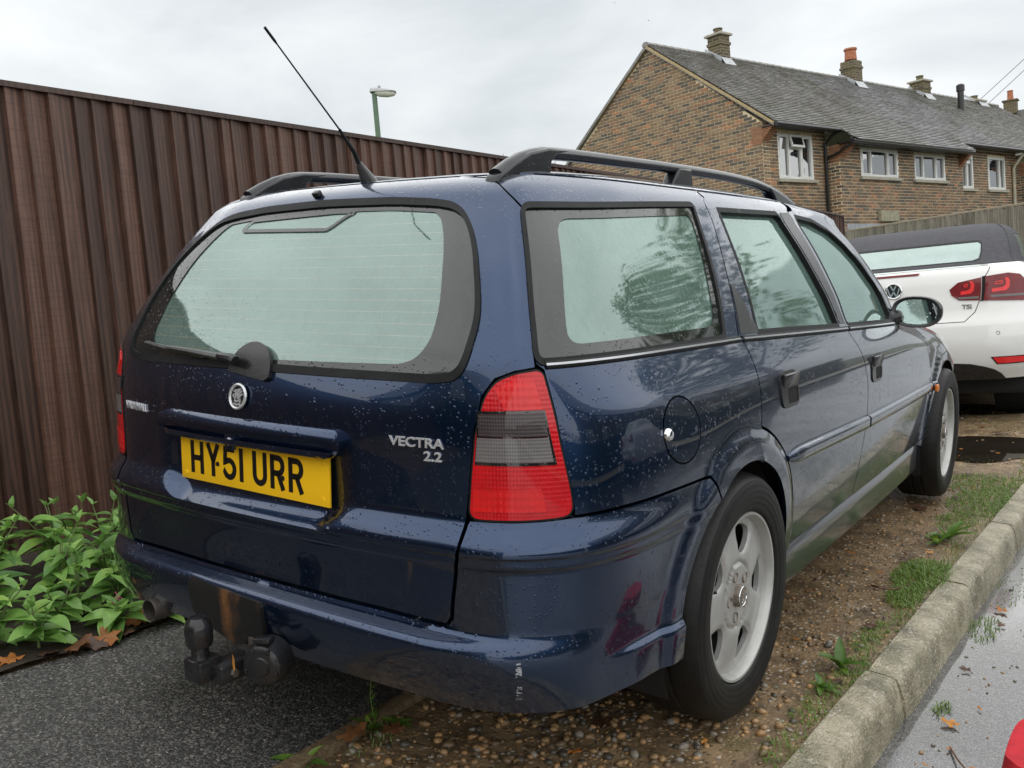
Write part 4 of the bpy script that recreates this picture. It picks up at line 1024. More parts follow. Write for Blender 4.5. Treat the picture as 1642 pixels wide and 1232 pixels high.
# fabric roof with its screen
scr = [(0, 1.088), (.46, 1.090), (.50, 1.105), (.507, 1.16), (.50, 1.222), (.475, 1.240), (0, 1.252)]
scr_o = sym(scr[1:-1])
roof_o = [(-19, 1.068), (0, 1.068), (19, 1.068), (19, 1.409), (0, 1.409), (-19, 1.409)]
sw = side([(1.05, 1.105), (1.9, 1.10), (2.2, 1.12), (2.0, 1.29), (1.15, 1.285)])
rf = panel('fabric_roof', roof_o, [scr_o, sw, [(-t, z) for t, z in sw]], M['roofcloth'], WC, res=.035, gap=0, rim=.01, zrows=[1.07, 1.08, 1.385, 1.395, 1.402])
panel('rear_screen', scr_o, [], M['wglass'], WC, off=-.003, gap=-.004, rim=0, res=.05)
panel('screen_edge', ring2(scr_o, -.006), [ring2(scr_o, .006)], M['rubber'], WC, off=.001, gap=0, rim=.004, res=.03)
for mir in (False, True):
    panel('side_glass', sw, [], M['wglass'], WC, off=-.003, gap=-.004, rim=0, res=.05, mirror=mir)
    # roof seam over the corner
    a = MB(); pts = [on(5.05-.15*i/10, 1.07+.30*i/10, .002) for i in range(11)]; pts = [Vector((-p.x if mir else p.x, p.y, p.z)) for p in pts]
    a.tube(pts, .005, 6).build('roof_seam', M['roofcloth'], rf)
_t = np.concatenate([np.linspace(0, 19, 40), -np.linspace(0, 19, 40)[::-1][1:-1]]); _P = Sfull(_t, np.full_like(_t, 1.4088)); mk('roof_panel', [(0, 1.9, 1.411)]+[tuple(p) for p in _P], [(0, 1+k, 1+(k+1) % len(_P)) for k in range(len(_P))], M['roofcloth'], WC, True, 0)
# emblem, lettering, sensor
ec = on_xz(.0, .925, .004)
def ep(p, d): return ec+Vector((p.x*.001, -.001-d, p.y*.001+.0))
emb = empty('round_badge', (0, 0, 0)); emb.parent = WC
n = 36; fixn(MB().add([tuple(ep(Vector((0, 0)), .004))]+[tuple(ep(Vector((50*math.cos(2*math.pi*k/n), 50*math.sin(2*math.pi*k/n))), .003)) for k in range(n)], [(0, 1+k, 1+(k+1) % n) for k in range(n)]).build('badge_disc', M['black'], emb))
MB().tube([ep(Vector((51*math.cos(2*math.pi*k/n), 51*math.sin(2*math.pi*k/n))), .004) for k in range(n+1)], .007, 8, False).build('badge_ring', M['chrome'], emb)
emboss([stroke([(-21, 43), (0, 4), (21, 43)], 10), stroke([(-41, 22), (-19, -38), (0, -4), (19, -38), (41, 22)], 10)], 'badge_emblem', M['chrome'], emb, ep, .008)
def on_lid(x0, z0):
    def f(x, y, d): return onv([TX(float(a), float(c)) for a, c in zip(x0+x, z0+y)], z0+y, .003+d)
    return f
text_obj('engine_lettering', 'TSI', .040, M['steel'], bl, on_lid(.425, .772), .002, 1.15)
p = on_xz(.635, .60, .001); MB().tube([p+Vector((.011*math.cos(2*math.pi*k/16), 0, .011*math.sin(2*math.pi*k/16))) for k in range(17)], .0015, 5, False).build('parking_sensor', M['steel'], WC)
MB().box((0, 2.2, .235), (1.62, 3.9, .13), None, .03).build('floor_pan', M['dark'], WC)  # made lower, wider and near-black to stand in for shade under the car
for x in (-.78, .78):
    for y in (.86, 3.44):
        w = empty('wheel', (0, 0, 0)); w.parent = WC; w.location = (x, y, .315); w.rotation_euler = (0, 0, 0 if x > 0 else math.pi)
        q = [o for o in bpy.data.objects if o.parent is W0 and o.name.split('.')[0] in ('tyre', 'rim', 'spoked_disc')]
        for o in q: c = o.copy(); col.objects.link(c); c.parent = w
for sg in (1, -1):
    MB().lathe([(.35, .55), (.35, .80)], 30, 'x', (0, .86, .315)).build('wheel_housing', M['dark'], WC) if sg > 0 else None
th = rad(3.5); fwv = Vector((-math.sin(th), math.cos(th), 0)); fwv = (fwv-UP*fwv.dot(UP)).normalized(); rtv = fwv.cross(UP)
WC.matrix_world = Matrix.Translation(Vector((.0943, 5.4507, .001))+rtv*.0915) @ Matrix((rtv, fwv, UP)).transposed().to_4x4()
SURF['net'] = net; SURF['disp'] = True; KN = None; _AI.clear(); _tyc.clear(); _txc.clear()
# ------------------------------------------------------------------ ground
def frac(x): return x-math.floor(x)
def vn(x, y, s=0):
    def h(i, j): return frac(math.sin(i*127.1+j*311.7+s*74.7)*43758.5453)
    i, j = math.floor(x), math.floor(y); u, v = x-i, y-j; u = u*u*(3-2*u); v = v*v*(3-2*v)
    return (h(i, j)*(1-u)+h(i+1, j)*u)*(1-v)+(h(i, j+1)*(1-u)+h(i+1, j+1)*u)*v
def fb(x, y, s=0): return vn(x, y, s)*.55+vn(x*2.1, y*2.1, s+1)*.28+vn(x*4.3, y*4.3, s+2)*.17
def kerb_x(y): return .980+.034*y
def ground_z(x, y):
    tl = min(1, max(0, (y-3.95)/1.6)); tl = tl*tl*(3-2*tl)
    z = .0862*(x-.18)*tl
    n = fb(x*2.3, y*2.3)
    z += -.012+.016*(n-.5)
    # wheel track by the road-side wheels, shallow
    z += -.010*math.exp(-((x-.80)/.16)**2)*(1-tl)
    if y > 4.3: z += -.03*math.exp(-((x-.55)/.5)**2-((y-5.05)/.35)**2)*0
    return z
def dirt_mat():
    m, nt, b = mat_new('wet_gravelly_dirt'); v = objco(nt)
    big = noise(nt, v, 1.6, 5, .6); med = noise(nt, v, 9, 5, .65)
    vo = N(nt, 'ShaderNodeTexVoronoi', Scale=75); nt.links.new(v, vo.inputs['Vector'])
    sep = N(nt, 'ShaderNodeSeparateColor'); nt.links.new(vo.outputs['Color'], sep.inputs['Color'])
    st = ramp(nt, sep.outputs['Red'], [(0, (.09, .068, .045)), (.35, (.19, .13, .075)), (.6, (.28, .20, .115)), (.8, (.38, .23, .105)), (.93, (.44, .40, .33))])
    soil = ramp(nt, med, [(.3, (.060, .042, .025)), (.50, (.19, .130, .072)), (.75, (.36, .25, .14))])
    on_ = mathn(nt, 'MULTIPLY', mathn(nt, 'LESS_THAN', vo.outputs['Distance'], .5), mathn(nt, 'GREATER_THAN', mathn(nt, 'ADD', sep.outputs['Green'], mathn(nt, 'MULTIPLY', med, .7)), .80))
    c = mixc(nt, on_, soil, st)
    # moss and fine leaf litter
    c = mixc(nt, mathn(nt, 'MULTIPLY', mathn(nt, 'GREATER_THAN', noise(nt, v, 4.2, 6, .7), .60), .55), c, (.10, .085, .03))
    nt.links.new(c, b.inputs['Base Color'])
    wet = mathn(nt, 'MULTIPLY_ADD', big, -1.3, 1.12, clamp=True); nt.links.new(mathn(nt, 'MULTIPLY_ADD', wet, .6, .16, clamp=True), b.inputs['Roughness'])
    hgt = mathn(nt, 'ADD', mathn(nt, 'MULTIPLY', mathn(nt, 'SUBTRACT', 1, vo.outputs['Distance']), mathn(nt, 'MULTIPLY', on_, .6)), mathn(nt, 'ADD', med, mathn(nt, 'MULTIPLY', noise(nt, v, 60, 4), .4)))
    nt.links.new(bump(nt, hgt, .8, .012), b.inputs['Normal']); return m
M['dirt'] = dirt_mat()
def asphalt(name, base=.030, wet=.5, spk=.35, tone=(1, .98, .95), r0=.5):
    m, nt, b = mat_new(name); v = objco(nt)
    vo = N(nt, 'ShaderNodeTexVoronoi', Scale=170); nt.links.new(v, vo.inputs['Vector'])
    sep = N(nt, 'ShaderNodeSeparateColor'); nt.links.new(vo.outputs['Color'], sep.inputs['Color'])
    agg = ramp(nt, sep.outputs['Red'], [(0, tuple(base*.5*t for t in tone)), (.55, tuple(base*1.1*t for t in tone)), (.82, tuple(base*2.4*t for t in tone)), (.965, (spk*.55, spk*.52, spk*.46)), (1, (spk, spk*.93, spk*.8))])
    big = noise(nt, v, 1.3, 5, .6)
    c = mixc(nt, mathn(nt, 'MULTIPLY_ADD', big, .9, .1, clamp=True), mixc(nt, .65, agg, (.006, .006, .006)), agg); nt.links.new(c, b.inputs['Base Color'])
    pud = ramp(nt, noise(nt, v, .9, 4, .5), [(.36, (r0,)*3), (.55, (r0*(1-.84*wet),)*3)]); nt.links.new(pud, b.inputs['Roughness'])
    fl = ramp(nt, noise(nt, v, .9, 4, .5), [(.38, (1,)*3), (.55, (1-.88*wet,)*3)])
    hgt = mathn(nt, 'ADD', mathn(nt, 'SUBTRACT', 1, vo.outputs['Distance']), mathn(nt, 'MULTIPLY', noise(nt, v, 90, 3), .5))
    bn_ = N(nt, 'ShaderNodeBump', Distance=.004); nt.links.new(mathn(nt, 'MULTIPLY', fl, .7), bn_.inputs['Strength']); nt.links.new(hgt, bn_.inputs['Height'])
    nt.links.new(bn_.outputs[0], b.inputs['Normal']); b.inputs['Specular IOR Level'].default_value = .5; return m
M['drive'] = asphalt('driveway_asphalt', .072, .25, .40); M['road'] = asphalt('wet_road', .060, 1.0, .26, (1, 1, 1.02), .18)
for _n in M['road'].node_tree.nodes:
    if _n.type == 'BSDF_PRINCIPLED': _n.inputs['Coat Weight'].default_value = 1.0; _n.inputs['Coat IOR'].default_value = 1.55; _n.inputs['Coat Roughness'].default_value = .06
M['concrete'] = None
def concrete():
    m, nt, b = mat_new('kerb_concrete'); v = objco(nt)
    f = noise(nt, v, 7, 6, .65); g = noise(nt, v, 90, 4, .6); vo = N(nt, 'ShaderNodeTexVoronoi', Scale=140); nt.links.new(v, vo.inputs['Vector'])
    sep = N(nt, 'ShaderNodeSeparateColor'); nt.links.new(vo.outputs['Color'], sep.inputs['Color'])
    c = ramp(nt, f, [(.25, (.085, .078, .052)), (.45, (.24, .215, .145)), (.68, (.44, .39, .28))])
    c = mixc(nt, mathn(nt, 'MULTIPLY', mathn(nt, 'GREATER_THAN', sep.outputs['Red'], .90), .6), c, (.50, .47, .40))
    c = mixc(nt, mathn(nt, 'MULTIPLY', mathn(nt, 'GREATER_THAN', g, .60), .4), c, (.07, .065, .045))
    c = mixc(nt, mathn(nt, 'MULTIPLY', mathn(nt, 'GREATER_THAN', noise(nt, v, 3.1, 6, .75), .57), .35), c, (.075, .08, .035))
    nt.links.new(c, b.inputs['Base Color']); b.inputs['Roughness'].default_value = .45
    nt.links.new(bump(nt, mathn(nt, 'ADD', g, mathn(nt, 'SUBTRACT', 1, vo.outputs['Distance'])), .5, .006), b.inputs['Normal']); return m
M['concrete'] = concrete()
def sheet(name, x0, x1, y0, y1, nx, ny, zf, mat, edge=None):
    V = []; F = []
    for j in range(ny+1):
        for i in range(nx+1):
            y = y0+(y1-y0)*j/ny; xa, xb = (x0(y) if callable(x0) else x0), (x1(y) if callable(x1) else x1); x = xa+(xb-xa)*i/nx; V.append((x, y, zf(x, y)))
    for j in range(ny):
        for i in range(nx): a = j*(nx+1)+i; F.append((a, a+1, a+nx+2, a+nx+1))
    o = mk(name, V, F, mat, None, True, 0); o['kind'] = 'structure'; return o
# far ground, left and right of the road, reaching the horizon
M['field'] = simple('rough_grass_ground', (.06, .07, .03), .9, var=.3, vs=2)
mk('ground', [(-700, -700, -.6), (700, -700, -.6), (700, 700, -.6), (-700, 700, -.6)], [(0, 1, 2, 3)], M['field'], None, False)['kind'] = 'structure'
def verge_edge(y): return min(kerb_x(y)+.012, kerb_x(6))+max(0, (y-6))*.0
sheet('verge', -2.35, verge_edge, -7, 17, 68, 430, ground_z, M['dirt'])
def drive_left(y): return -1.02+.10*math.sin(y*2.1+.6)*.6-.12*max(0, min(1, (.0-y)))-.04*fb(y*5, 1)
sheet('driveway', drive_left, .035, -7, 2.2, 14, 120, lambda x, y: .003+.004*math.sin(x*3)*0, M['drive'])
sheet('road', lambda y: kerb_x(y)+.10, 7.2, -40, 40, 12, 60, lambda x, y: -.118, M['road'])
sheet('far_pavement', 7.2, 9.2, -40, 40, 2, 10, lambda x, y: .0, M['concrete'])
sheet('garden_ground', 9.2, 60, -60, 60, 4, 4, lambda x, y: .01, M['field'])
sheet('garden_behind_fence', -60, -2.34, -60, 60, 4, 4, lambda x, y: -.02, M['field'])
sheet('planting_bed', -2.34, lambda y: drive_left(y)-.005, -3, 1.8, 14, 40, lambda x, y: .006+.02*fb(x*6, y*6), simple('bed_soil', (.030, .021, .014), .8, var=.4, vs=40, bmp=.8, bs=60, bd=.01))
# kerb: one stone after another
KB = empty('kerb', (kerb_x(2)+.05, 2, -.1)); KB['kind'] = 'structure'
def kerb_stone(y0, y1, seed):
    rr = random.Random(seed); prof = [(.0, -.20), (.0, .000), (.004, .004), (.070, .002), (.083, -.003), (.093, -.013), (.099, -.028), (.108, -.07), (.116, -.125), (.118, -.20)]
    ny = 14; V = []; F = []; m = len(prof); dz = rr.uniform(-.005, .005); dx = rr.uniform(-.003, .003)
    for j in range(ny+1):
        y = y0+(y1-y0)*j/ny; e = min(j, ny-j); ch = -.004 if e == 0 else 0
        for i, (u, w) in enumerate(prof):
            r = (fb(y*9+seed, u*60+w*40)-.5)*.007
            V.append((kerb_x(y)+u+dx+(ch if i > 4 else 0)+r, y, w+dz+(ch if w > -.03 else 0)+r*.7))
    for j in range(ny):
        for i in range(m-1): F.append((j*m+i, (j+1)*m+i, (j+1)*m+i+1, j*m+i+1))
    F.append(tuple(range(m))[::-1]); F.append(tuple(range(ny*m, ny*m+m)))
    return fixn(mk('kerb_stone', V, F, M['concrete'], KB, True, 40))
y = 1.335-.915*5
for k in range(13): kerb_stone(y+.004, y+.911, k+3); y += .915
# edging between driveway and verge
ED = empty('edging_strip', (.05, 0, 0)); ED['kind'] = 'structure'
for k in range(5):
    y0 = -1.35+.915*k; V = []; F = []; nn_ = 10; prof = [(-.022, -.05), (-.022, .008), (-.016, .012), (.022, .011), (.027, .006), (.027, -.05)]
    for j in range(nn_+1):
        y = y0+.91*j/nn_
        for u, w in prof: r = (fb(y*11, u*80+w*30+k)-.5)*.008; V.append((.047+.06*(y)*.5*0+u+r, y, w+r))
    m = len(prof)
    for j in range(nn_):
        for i in range(m-1): F.append((j*m+i, (j+1)*m+i, (j+1)*m+i+1, j*m+i+1))
    F += [tuple(range(m))[::-1], tuple(range(nn_*m, nn_*m+m))]
    fixn(mk('edging_stone', V, F, M['edging'] if 'edging' in M else simple('edging_stone', (.16, .115, .065), .6, var=.4, vs=25, bmp=.7, bs=70, bd=.008), ED, True, 40))
# puddles
M['water'] = None
def water():
    m, nt, b = mat_new('puddle_water'); b.inputs['Base Color'].default_value = (.018, .014, .010, 1); b.inputs['Roughness'].default_value = .03; b.inputs['Specular IOR Level'].default_value = .6
    nt.links.new(bump(nt, noise(nt, objco(nt), 30, 3), .05, .004), b.inputs['Normal']); return m
M['water'] = water()
def puddle(cx, cy, rx, ry, seed, zo=.0):
    n = 40; V = []; 
    for k in range(n):
        a = 2*math.pi*k/n; r = .72+.55*fb(math.cos(a)*1.6+seed, math.sin(a)*1.6+seed*2); V.append((cx+rx*r*math.cos(a), cy+ry*r*math.sin(a)))
    tl = [ground_z(x, y) for x, y in V]; zc = sorted(tl)[len(tl)*2//3]+zo
    sl = (.0862 if cy > 5 else 0.0)
    o = mk('puddle', [(cx, cy, ground_z(cx, cy)+.010)]+[(x, y, ground_z(x, y)+.004+zo) for x, y in V], [(0, 1+k, 1+(k+1) % n) for k in range(n)], M['water'], None, True, 0); o['kind'] = 'structure'
puddle(.75, 4.75, .42, .34, 3); puddle(.45, 6.3, .5, .3, 11)
# ------------------------------------------------------------------ brown close-boarded fence
def woodmat(name, c0, c1, c2, ring=16, gl=.5):
    m, nt, b = mat_new(name); oi = N(nt, 'ShaderNodeObjectInfo'); t = N(nt, 'ShaderNodeTexCoord')
    add = N(nt, 'ShaderNodeVectorMath', operation='ADD'); cmb = N(nt, 'ShaderNodeCombineXYZ')
    nt.links.new(mathn(nt, 'MULTIPLY', oi.outputs['Random'], 31.0), cmb.inputs['X']); nt.links.new(mathn(nt, 'MULTIPLY', oi.outputs['Random'], 17.0), cmb.inputs['Z'])
    nt.links.new(t.outputs['Object'], add.inputs[0]); nt.links.new(cmb.outputs[0], add.inputs[1])
    mp1 = N(nt, 'ShaderNodeMapping'); mp1.inputs['Scale'].default_value = (1, 9, .9); nt.links.new(add.outputs[0], mp1.inputs['Vector'])
    g = noise(nt, mp1.outputs[0], ring*.35, 5, .6, .8)
    wv = N(nt, 'ShaderNodeTexWave', Scale=7.0, Distortion=9.0, Detail=3.0); wv.bands_direction = 'Y'
    mp2 = N(nt, 'ShaderNodeMapping'); mp2.inputs['Scale'].default_value = (1, 1.6, .12); nt.links.new(add.outputs[0], mp2.inputs['Vector']); nt.links.new(mp2.outputs[0], wv.inputs['Vector'])
    saw = N(nt, 'ShaderNodeMapping'); saw.inputs['Scale'].default_value = (3, 3, 150); nt.links.new(add.outputs[0], saw.inputs['Vector']); sw_ = noise(nt, saw.outputs[0], 1, 3)
    f = mathn(nt, 'ADD', mathn(nt, 'MULTIPLY', g, .66), mathn(nt, 'ADD', mathn(nt, 'MULTIPLY', wv.outputs['Fac'], .12), mathn(nt, 'MULTIPLY', oi.outputs['Random'], .20)))
    c = ramp(nt, f, [(.28, c0), (.48, c1), (.70, c2)])
    c = mixc(nt, mathn(nt, 'MULTIPLY', mathn(nt, 'GREATER_THAN', sw_, .56), .25), c, tuple(x*.6 for x in c1))
    nt.links.new(c, b.inputs['Base Color']); b.inputs['Roughness'].default_value = gl
    nt.links.new(bump(nt, mathn(nt, 'ADD', g, mathn(nt, 'ADD', mathn(nt, 'MULTIPLY', wv.outputs['Fac'], .3), mathn(nt, 'MULTIPLY', sw_, .5))), .35, .004), b.inputs['Normal']); return m
M['fence'] = woodmat('stained_fence_boards', (.027, .0130, .0092), (.075, .037, .026), (.158, .082, .057))
M['fence_cap'] = woodmat('stained_fence_cap', (.020, .011, .008), (.042, .022, .016), (.08, .042, .030))
FN = empty('brown_fence', (-2.2, 5, 0), 'tall dark brown close-boarded timber fence beside the blue estate', 'fence')
def frame(origin, along, up=UP):
    al = Vector(along); al = (al-up*al.dot(up)).normalized(); out = al.cross(up)   # outwards to the right of the run
    return Matrix.Translation(origin) @ Matrix((out, al, up)).transposed().to_4x4()
def boards(root, Mx, length, pitch, hf, mat, capmat, seed, capw=.045, groundf=None, cap_len=1.85):
    rr = random.Random(seed); k = 0; y = 0
    bm_ = []
    for v in range(3):
        t0, t1 = .024, .007
        me = newmesh('board', [(0, 0, 0), (t0, 0, 0), (t0*.85, pitch*1.5, 0), (t0*.85-t1, pitch*1.5, 0), (0, 0, 1), (t0, 0, 1), (t0*.85, pitch*1.5, 1), (t0*.85-t1, pitch*1.5, 1)],
                     [(0, 3, 2, 1), (4, 5, 6, 7), (0, 1, 5, 4), (1, 2, 6, 5), (2, 3, 7, 6), (3, 0, 4, 7)], mat); bm_.append(me)
    while y < length:
        wv_ = rr.uniform(.90, 1.08)
        o = bpy.data.objects.new('board', bm_[k % 3]); col.objects.link(o); o.parent = root; o.matrix_parent_inverse = parent_inv(root)
        h = hf(y)+rr.uniform(-.004, .004); ang = rr.gauss(0, .0045)
        # tapered board: thick edge proud of its neighbour, turned a little
        o.matrix_basis = Mx @ Matrix.Translation((rr.uniform(-.002, .002), y+rr.uniform(-.003, .003), 0)) @ Matrix.Rotation(ang, 4, 'X') @ Matrix.Rotation(rad(11)+rr.gauss(0, .025), 4, 'Z') @ Matrix.Diagonal((1, 1, h, 1))
        y += pitch*wv_; k += 1
    y = 0
    while y < length:
        L = min(cap_len, length-y); z0, z1 = hf(y), hf(y+L); a = MB(); w = capw/2
        a.add([Mx @ Vector(p) for p in [(-w+.005, y, z0-.004), (w+.008, y, z0-.004), (w+.008, y+L-.004, z1-.004), (-w+.005, y+L-.004, z1-.004), (-w+.005, y, z0+.028), (w+.008, y, z0+.020), (w+.008, y+L-.004, z1+.020), (-w+.005, y+L-.004, z1+.028)]],
              [(0, 3, 2, 1), (4, 5, 6, 7), (0, 1, 5, 4), (1, 2, 6, 5), (2, 3, 7, 6), (3, 0, 4, 7)])
        a.build('cap_rail', capmat, root, False); y += L
    for hh in (.35, 1.0, 1.6):
        if hh < hf(0)*.95:
            a = MB(); a.box((0, 0, 0), (.05, length, .07)); a.v = [tuple(Mx @ (Vector(v)+Vector((-.035, length/2, hh)))) for v in a.v]; a.build('rail', capmat, root, False)
F0 = Vector((-2.105, -8.0, -.02))  # run carried on behind the camera to darken the tailgate reflections
boards(FN, frame(F0, (0, 1, 0)), 20.55, .096, lambda y: 1.975-(0 if y < 15.4 else (y-15.4)*.021), M['fence'], M['fence_cap'], 5)
GF = empty('grey_fence', (-.5, 12, 0), 'weathered grey timber fence behind the white convertible', 'fence')
M['greywood'] = woodmat('weathered_boards', (.05, .048, .032), (.17, .155, .12), (.30, .28, .225), 16, .8)
M['greycap'] = woodmat('weathered_cap', (.12, .11, .07), (.22, .19, .13), (.32, .28, .20), 16, .8)
A_ = Vector((.124, 11.985, 1.80)); B_ = Vector((-3.20, 15.78, 1.633)); A_ = A_+(A_-B_)*.42
hgt = 1.9; dv = A_-B_; L = dv.length
fr2 = Matrix.Translation(B_-UP*hgt) @ Matrix(((dv.normalized().cross(UP)).normalized(), dv.normalized(), UP)).transposed().to_4x4()
boards(GF, fr2, L, .135, lambda y: hgt, M['greywood'], M['greycap'], 9, .04)
# ------------------------------------------------------------------ the brick terrace beyond the fence
HK = Vector((-5.634, 18.562, 2.743)); EF = Vector((.2576, .9661, .0187)).normalized(); EF = (EF-UP*EF.dot(UP)).normalized(); ER = EF.cross(UP)
HM = Matrix.Translation(HK) @ Matrix((ER, EF, UP)).transposed().to_4x4()      # local x: out of the facade, y: along it, z: up from the window sill line
BC = [(.225, .145, .088), (.10, .088, .074), (.155, .115, .082), (.38, .18, .095), (.27, .19, .12), (.27, .145, .088)]
def brickmat(i, c):
    m, nt, b = mat_new('brick_%s' % ['brown', 'blue_black', 'dull', 'orange', 'buff', 'red'][i]); v = objco(nt); oi = N(nt, 'ShaderNodeObjectInfo')
    f = noise(nt, v, 14, 5, .65)
    nt.links.new(ramp(nt, f, [(.25, tuple(x*.65 for x in c)), (.5, c), (.8, tuple(min(1, x*1.35) for x in c))]), b.inputs['Base Color']); b.inputs['Roughness'].default_value = .8
    nt.links.new(bump(nt, noise(nt, v, 60, 3), .4, .004), b.inputs['Normal']); return m
BM = [brickmat(i, c) for i, c in enumerate(BC)]
M['mortar'] = simple('mortar', (.72, .60, .40), .9, var=.2, vs=8)
BW = [6, 3.2, 6, .6, 4.5, 1.6]
def pickb(r):
    t = r.uniform(0, sum(BW))
    for i, w in enumerate(BW):
        t -= w
        if t <= 0: return i
    return 0
class Bricks:
    """bricks of one wall; the nearest become objects, the rest one mesh"""
    def __init__(s): s.items = []
    def wall(s, origin, du, dn, length, z0, z1, inside=None, openings=(), seed=1, phase=0):
        r = random.Random(seed); n = int((z1-z0)/.075)
        for k in range(n):
            z = z0+k*.075; u = -(.1125 if (k+phase) % 2 else 0)
            while u < length:
                a, b = max(u, 0)+.007, min(u+.215, length)-.004
                if b-a > .05:
                    c = ((a+b)/2, z+.0325)
                    ok = (inside is None or inside((a+b)/2, z+.03))
                    for (o0, o1, p0, p1) in openings:
                        if b > o0+.002 and a < o1-.002 and z+.065 > p0+.002 and z < p1-.002:
                            if a < o0-.04: b = o0-.002
                            elif b > o1+.04: a = o1+.002
                            else: ok = False
                    if ok: s.items.append((origin+du*((a+b)/2)+Vector((0, 0, z+.0325)), b-a, du, dn, pickb(r), r.uniform(0, .004)))
                u += .225
    def flush(s, parent, near, nmax):
        s.items.sort(key=lambda q: (q[0]-near).length)
        cache = {}
        rest = [MB() for _ in BM]
        for i, (c, w, du, dn, ci, pr) in enumerate(s.items):
            Mx = Matrix((du, dn, Vector((0, 0, 1)))).transposed()
            if i < nmax:
                key = (ci, round(w, 3), tuple(round(x, 2) for x in du))
                if key not in cache:
                    a = MB().box((0, 0, 0), (w, .02, .058), Mx); cache[key] = newmesh('brick', a.v, a.f, BM[ci])
                o = bpy.data.objects.new('brick', cache[key]); col.objects.link(o); o.parent = parent; o.matrix_parent_inverse = Matrix()
                o.location = c+dn*(pr-.006)
            else:
                a = rest[ci]; x, y_, z = w/2, .010, .029; p = c+dn*(pr-.006)
                vs = [p+du*sx*x+dn*sy*y_+Vector((0, 0, sz*z)) for sx, sy, sz in ((-1, 1, -1), (1, 1, -1), (1, 1, 1), (-1, 1, 1), (-1, -1, -1), (1, -1, -1), (1, -1, 1), (-1, -1, 1))]
                a.add(vs, [(0, 1, 2, 3), (3, 2, 6, 7), (0, 4, 5, 1), (1, 5, 6, 2), (0, 3, 7, 4)])
        V = []; F = []; fm = []
        for ci, a in enumerate(rest):
            b = len(V); V += a.v; F += [tuple(i+b for i in f) for f in a.f]; fm += [ci]*len(a.f)
        if V:
            o = lk('bricks', V, F, parent, mats=BM, fm=fm); o['kind'] = 'stuff'
def lk(name, V, F, parent, mat=None, mats=None, fm=None, smooth=False):
    """mesh in the house's own frame"""
    me = bpy.data.meshes.new(name); me.from_pydata([tuple(v) for v in V], [], [tuple(f) for f in F])
    for m in (mats or [mat]): me.materials.append(m)
    if fm is not None: me.polygons.foreach_set('material_index', np.asarray(fm, dtype=np.int32))
    me.update(); 
    if smooth:
        me.polygons.foreach_set('use_smooth', [True]*len(me.polygons)); me.set_sharp_from_angle(angle=rad(35))
    bm = bmesh.new(); bm.from_mesh(me); bmesh.ops.recalc_face_normals(bm, faces=list(bm.faces)); bm.to_mesh(me); bm.free()
    o = bpy.data.objects.new(name, me); col.objects.link(o); o.parent = parent; o.matrix_parent_inverse = Matrix(); return o
def lb(name, mb, parent, mat, smooth=False): return lk(name, mb.v, mb.f, parent, mat, smooth=smooth)
def house(label, y0, y1):
    e = empty('brick_house', (0, 0, 0), label, 'house', 'houses of the brick terrace'); e.matrix_world = HM
    e['y0'] = y0; del e['y0']; return e
HA = house('end brick house with tall plain gable wall and mossy tiled roof', 0, 6)
HB = house('middle brick terrace house with smoother grey roof and two wide white windows', 6, 11.6)
HC = house('far brick terrace house with black flue pipe on its mossy roof', 11.6, 21)
RX, RZ = -3.06, 3.86           # ridge
def eave(y): return (.72, 1.02) if 2.40 < y < 8.42 else ((.36, 1.345) if y < 13 else (.72, 1.02))
# ---- walls: backing of mortar, then bricks
def slab(name, parent, x, y0, y1, z0, z1, openings=(), t=.25):
    a = MB(); ys = sorted(set([y0, y1]+[q for o in openings for q in o[:2]])); zs = sorted(set([z0, z1]+[q for o in openings for q in o[2:]]))
    for i in range(len(ys)-1):
        for j in range(len(zs)-1):
            cy, cz = (ys[i]+ys[i+1])/2, (zs[j]+zs[j+1])/2
            if any(o[0] < cy < o[1] and o[2] < cz < o[3] for o in openings): continue
            a.box((x-t/2-.006, cy, cz), (t, ys[i+1]-ys[i], zs[j+1]-zs[j]))
    return lb(name, a, parent, M['mortar'])
W1 = (.555, 1.93, .20, 1.195); WA = (3.36, 5.12, .27, .935); WB = (5.91, 7.61, .26, .915); W3 = (9.28, 10.08, .16, 1.08); W4 = (11.03, 12.21, .16, 1.11); W5 = (14.2, 15.9, .26, .92)
ZB = -3.0
gab = MB(); gv = [(-.0, ZB), (-6.35, ZB), (-6.35, 1.30), (-3.06, 3.80), (-.0, 1.40)]
gab.add([Vector((x, .246, z)) for x, z in gv]+[Vector((x, .006, z)) for x, z in gv], [(0, 1, 2, 3, 4), (5, 6, 7, 8, 9)]+[(i, (i+1) % 5, 5+(i+1) % 5, 5+i) for i in range(5)])
gw = lb('gable_wall', gab, HA, M['mortar'])
B = Bricks()
def gin(u, z): x = -6.30+u; return z < 1.40+(3.82-1.40)*(-x)/3.06-.0 if x > -3.06 else z < 1.30+(3.80-1.30)*(x+6.35)/3.29-.0
B.wall(Vector((-6.30, 0, 0)), Vector((1, 0, 0)), Vector((0, -1, 0)), 6.30, -1.2, 3.85, gin, (), 3)
B.flush(gw, Vector((0, 0, .9)), 300)
def facade(parent, x, y0, y1, z1, ops, seed, nmax, near):
    w = slab('front_wall', parent, x, y0, y1, ZB, z1, ops); Bk = Bricks(); y0 = 0 if y0 < .3 else y0
    Bk.wall(Vector((x, y0, 0)), Vector((0, 1, 0)), Vector((1, 0, 0)), y1-y0, -1.0, z1, None, [(a-y0, b-y0, c, d) for a, b, c, d in ops], seed); Bk.flush(w, near, nmax); return w
facade(HA, 0, .254, 2.47, 1.30, [W1], 5, 200, Vector((0, 0, .6)))
facade(HA, .36, 2.47, 5.95, .96, [WA], 6, 300, Vector((.36, 3, .4)))
facade(HB, .36, 5.95, 8.62, .96, [WB], 7, 220, Vector((.36, 6, .4)))
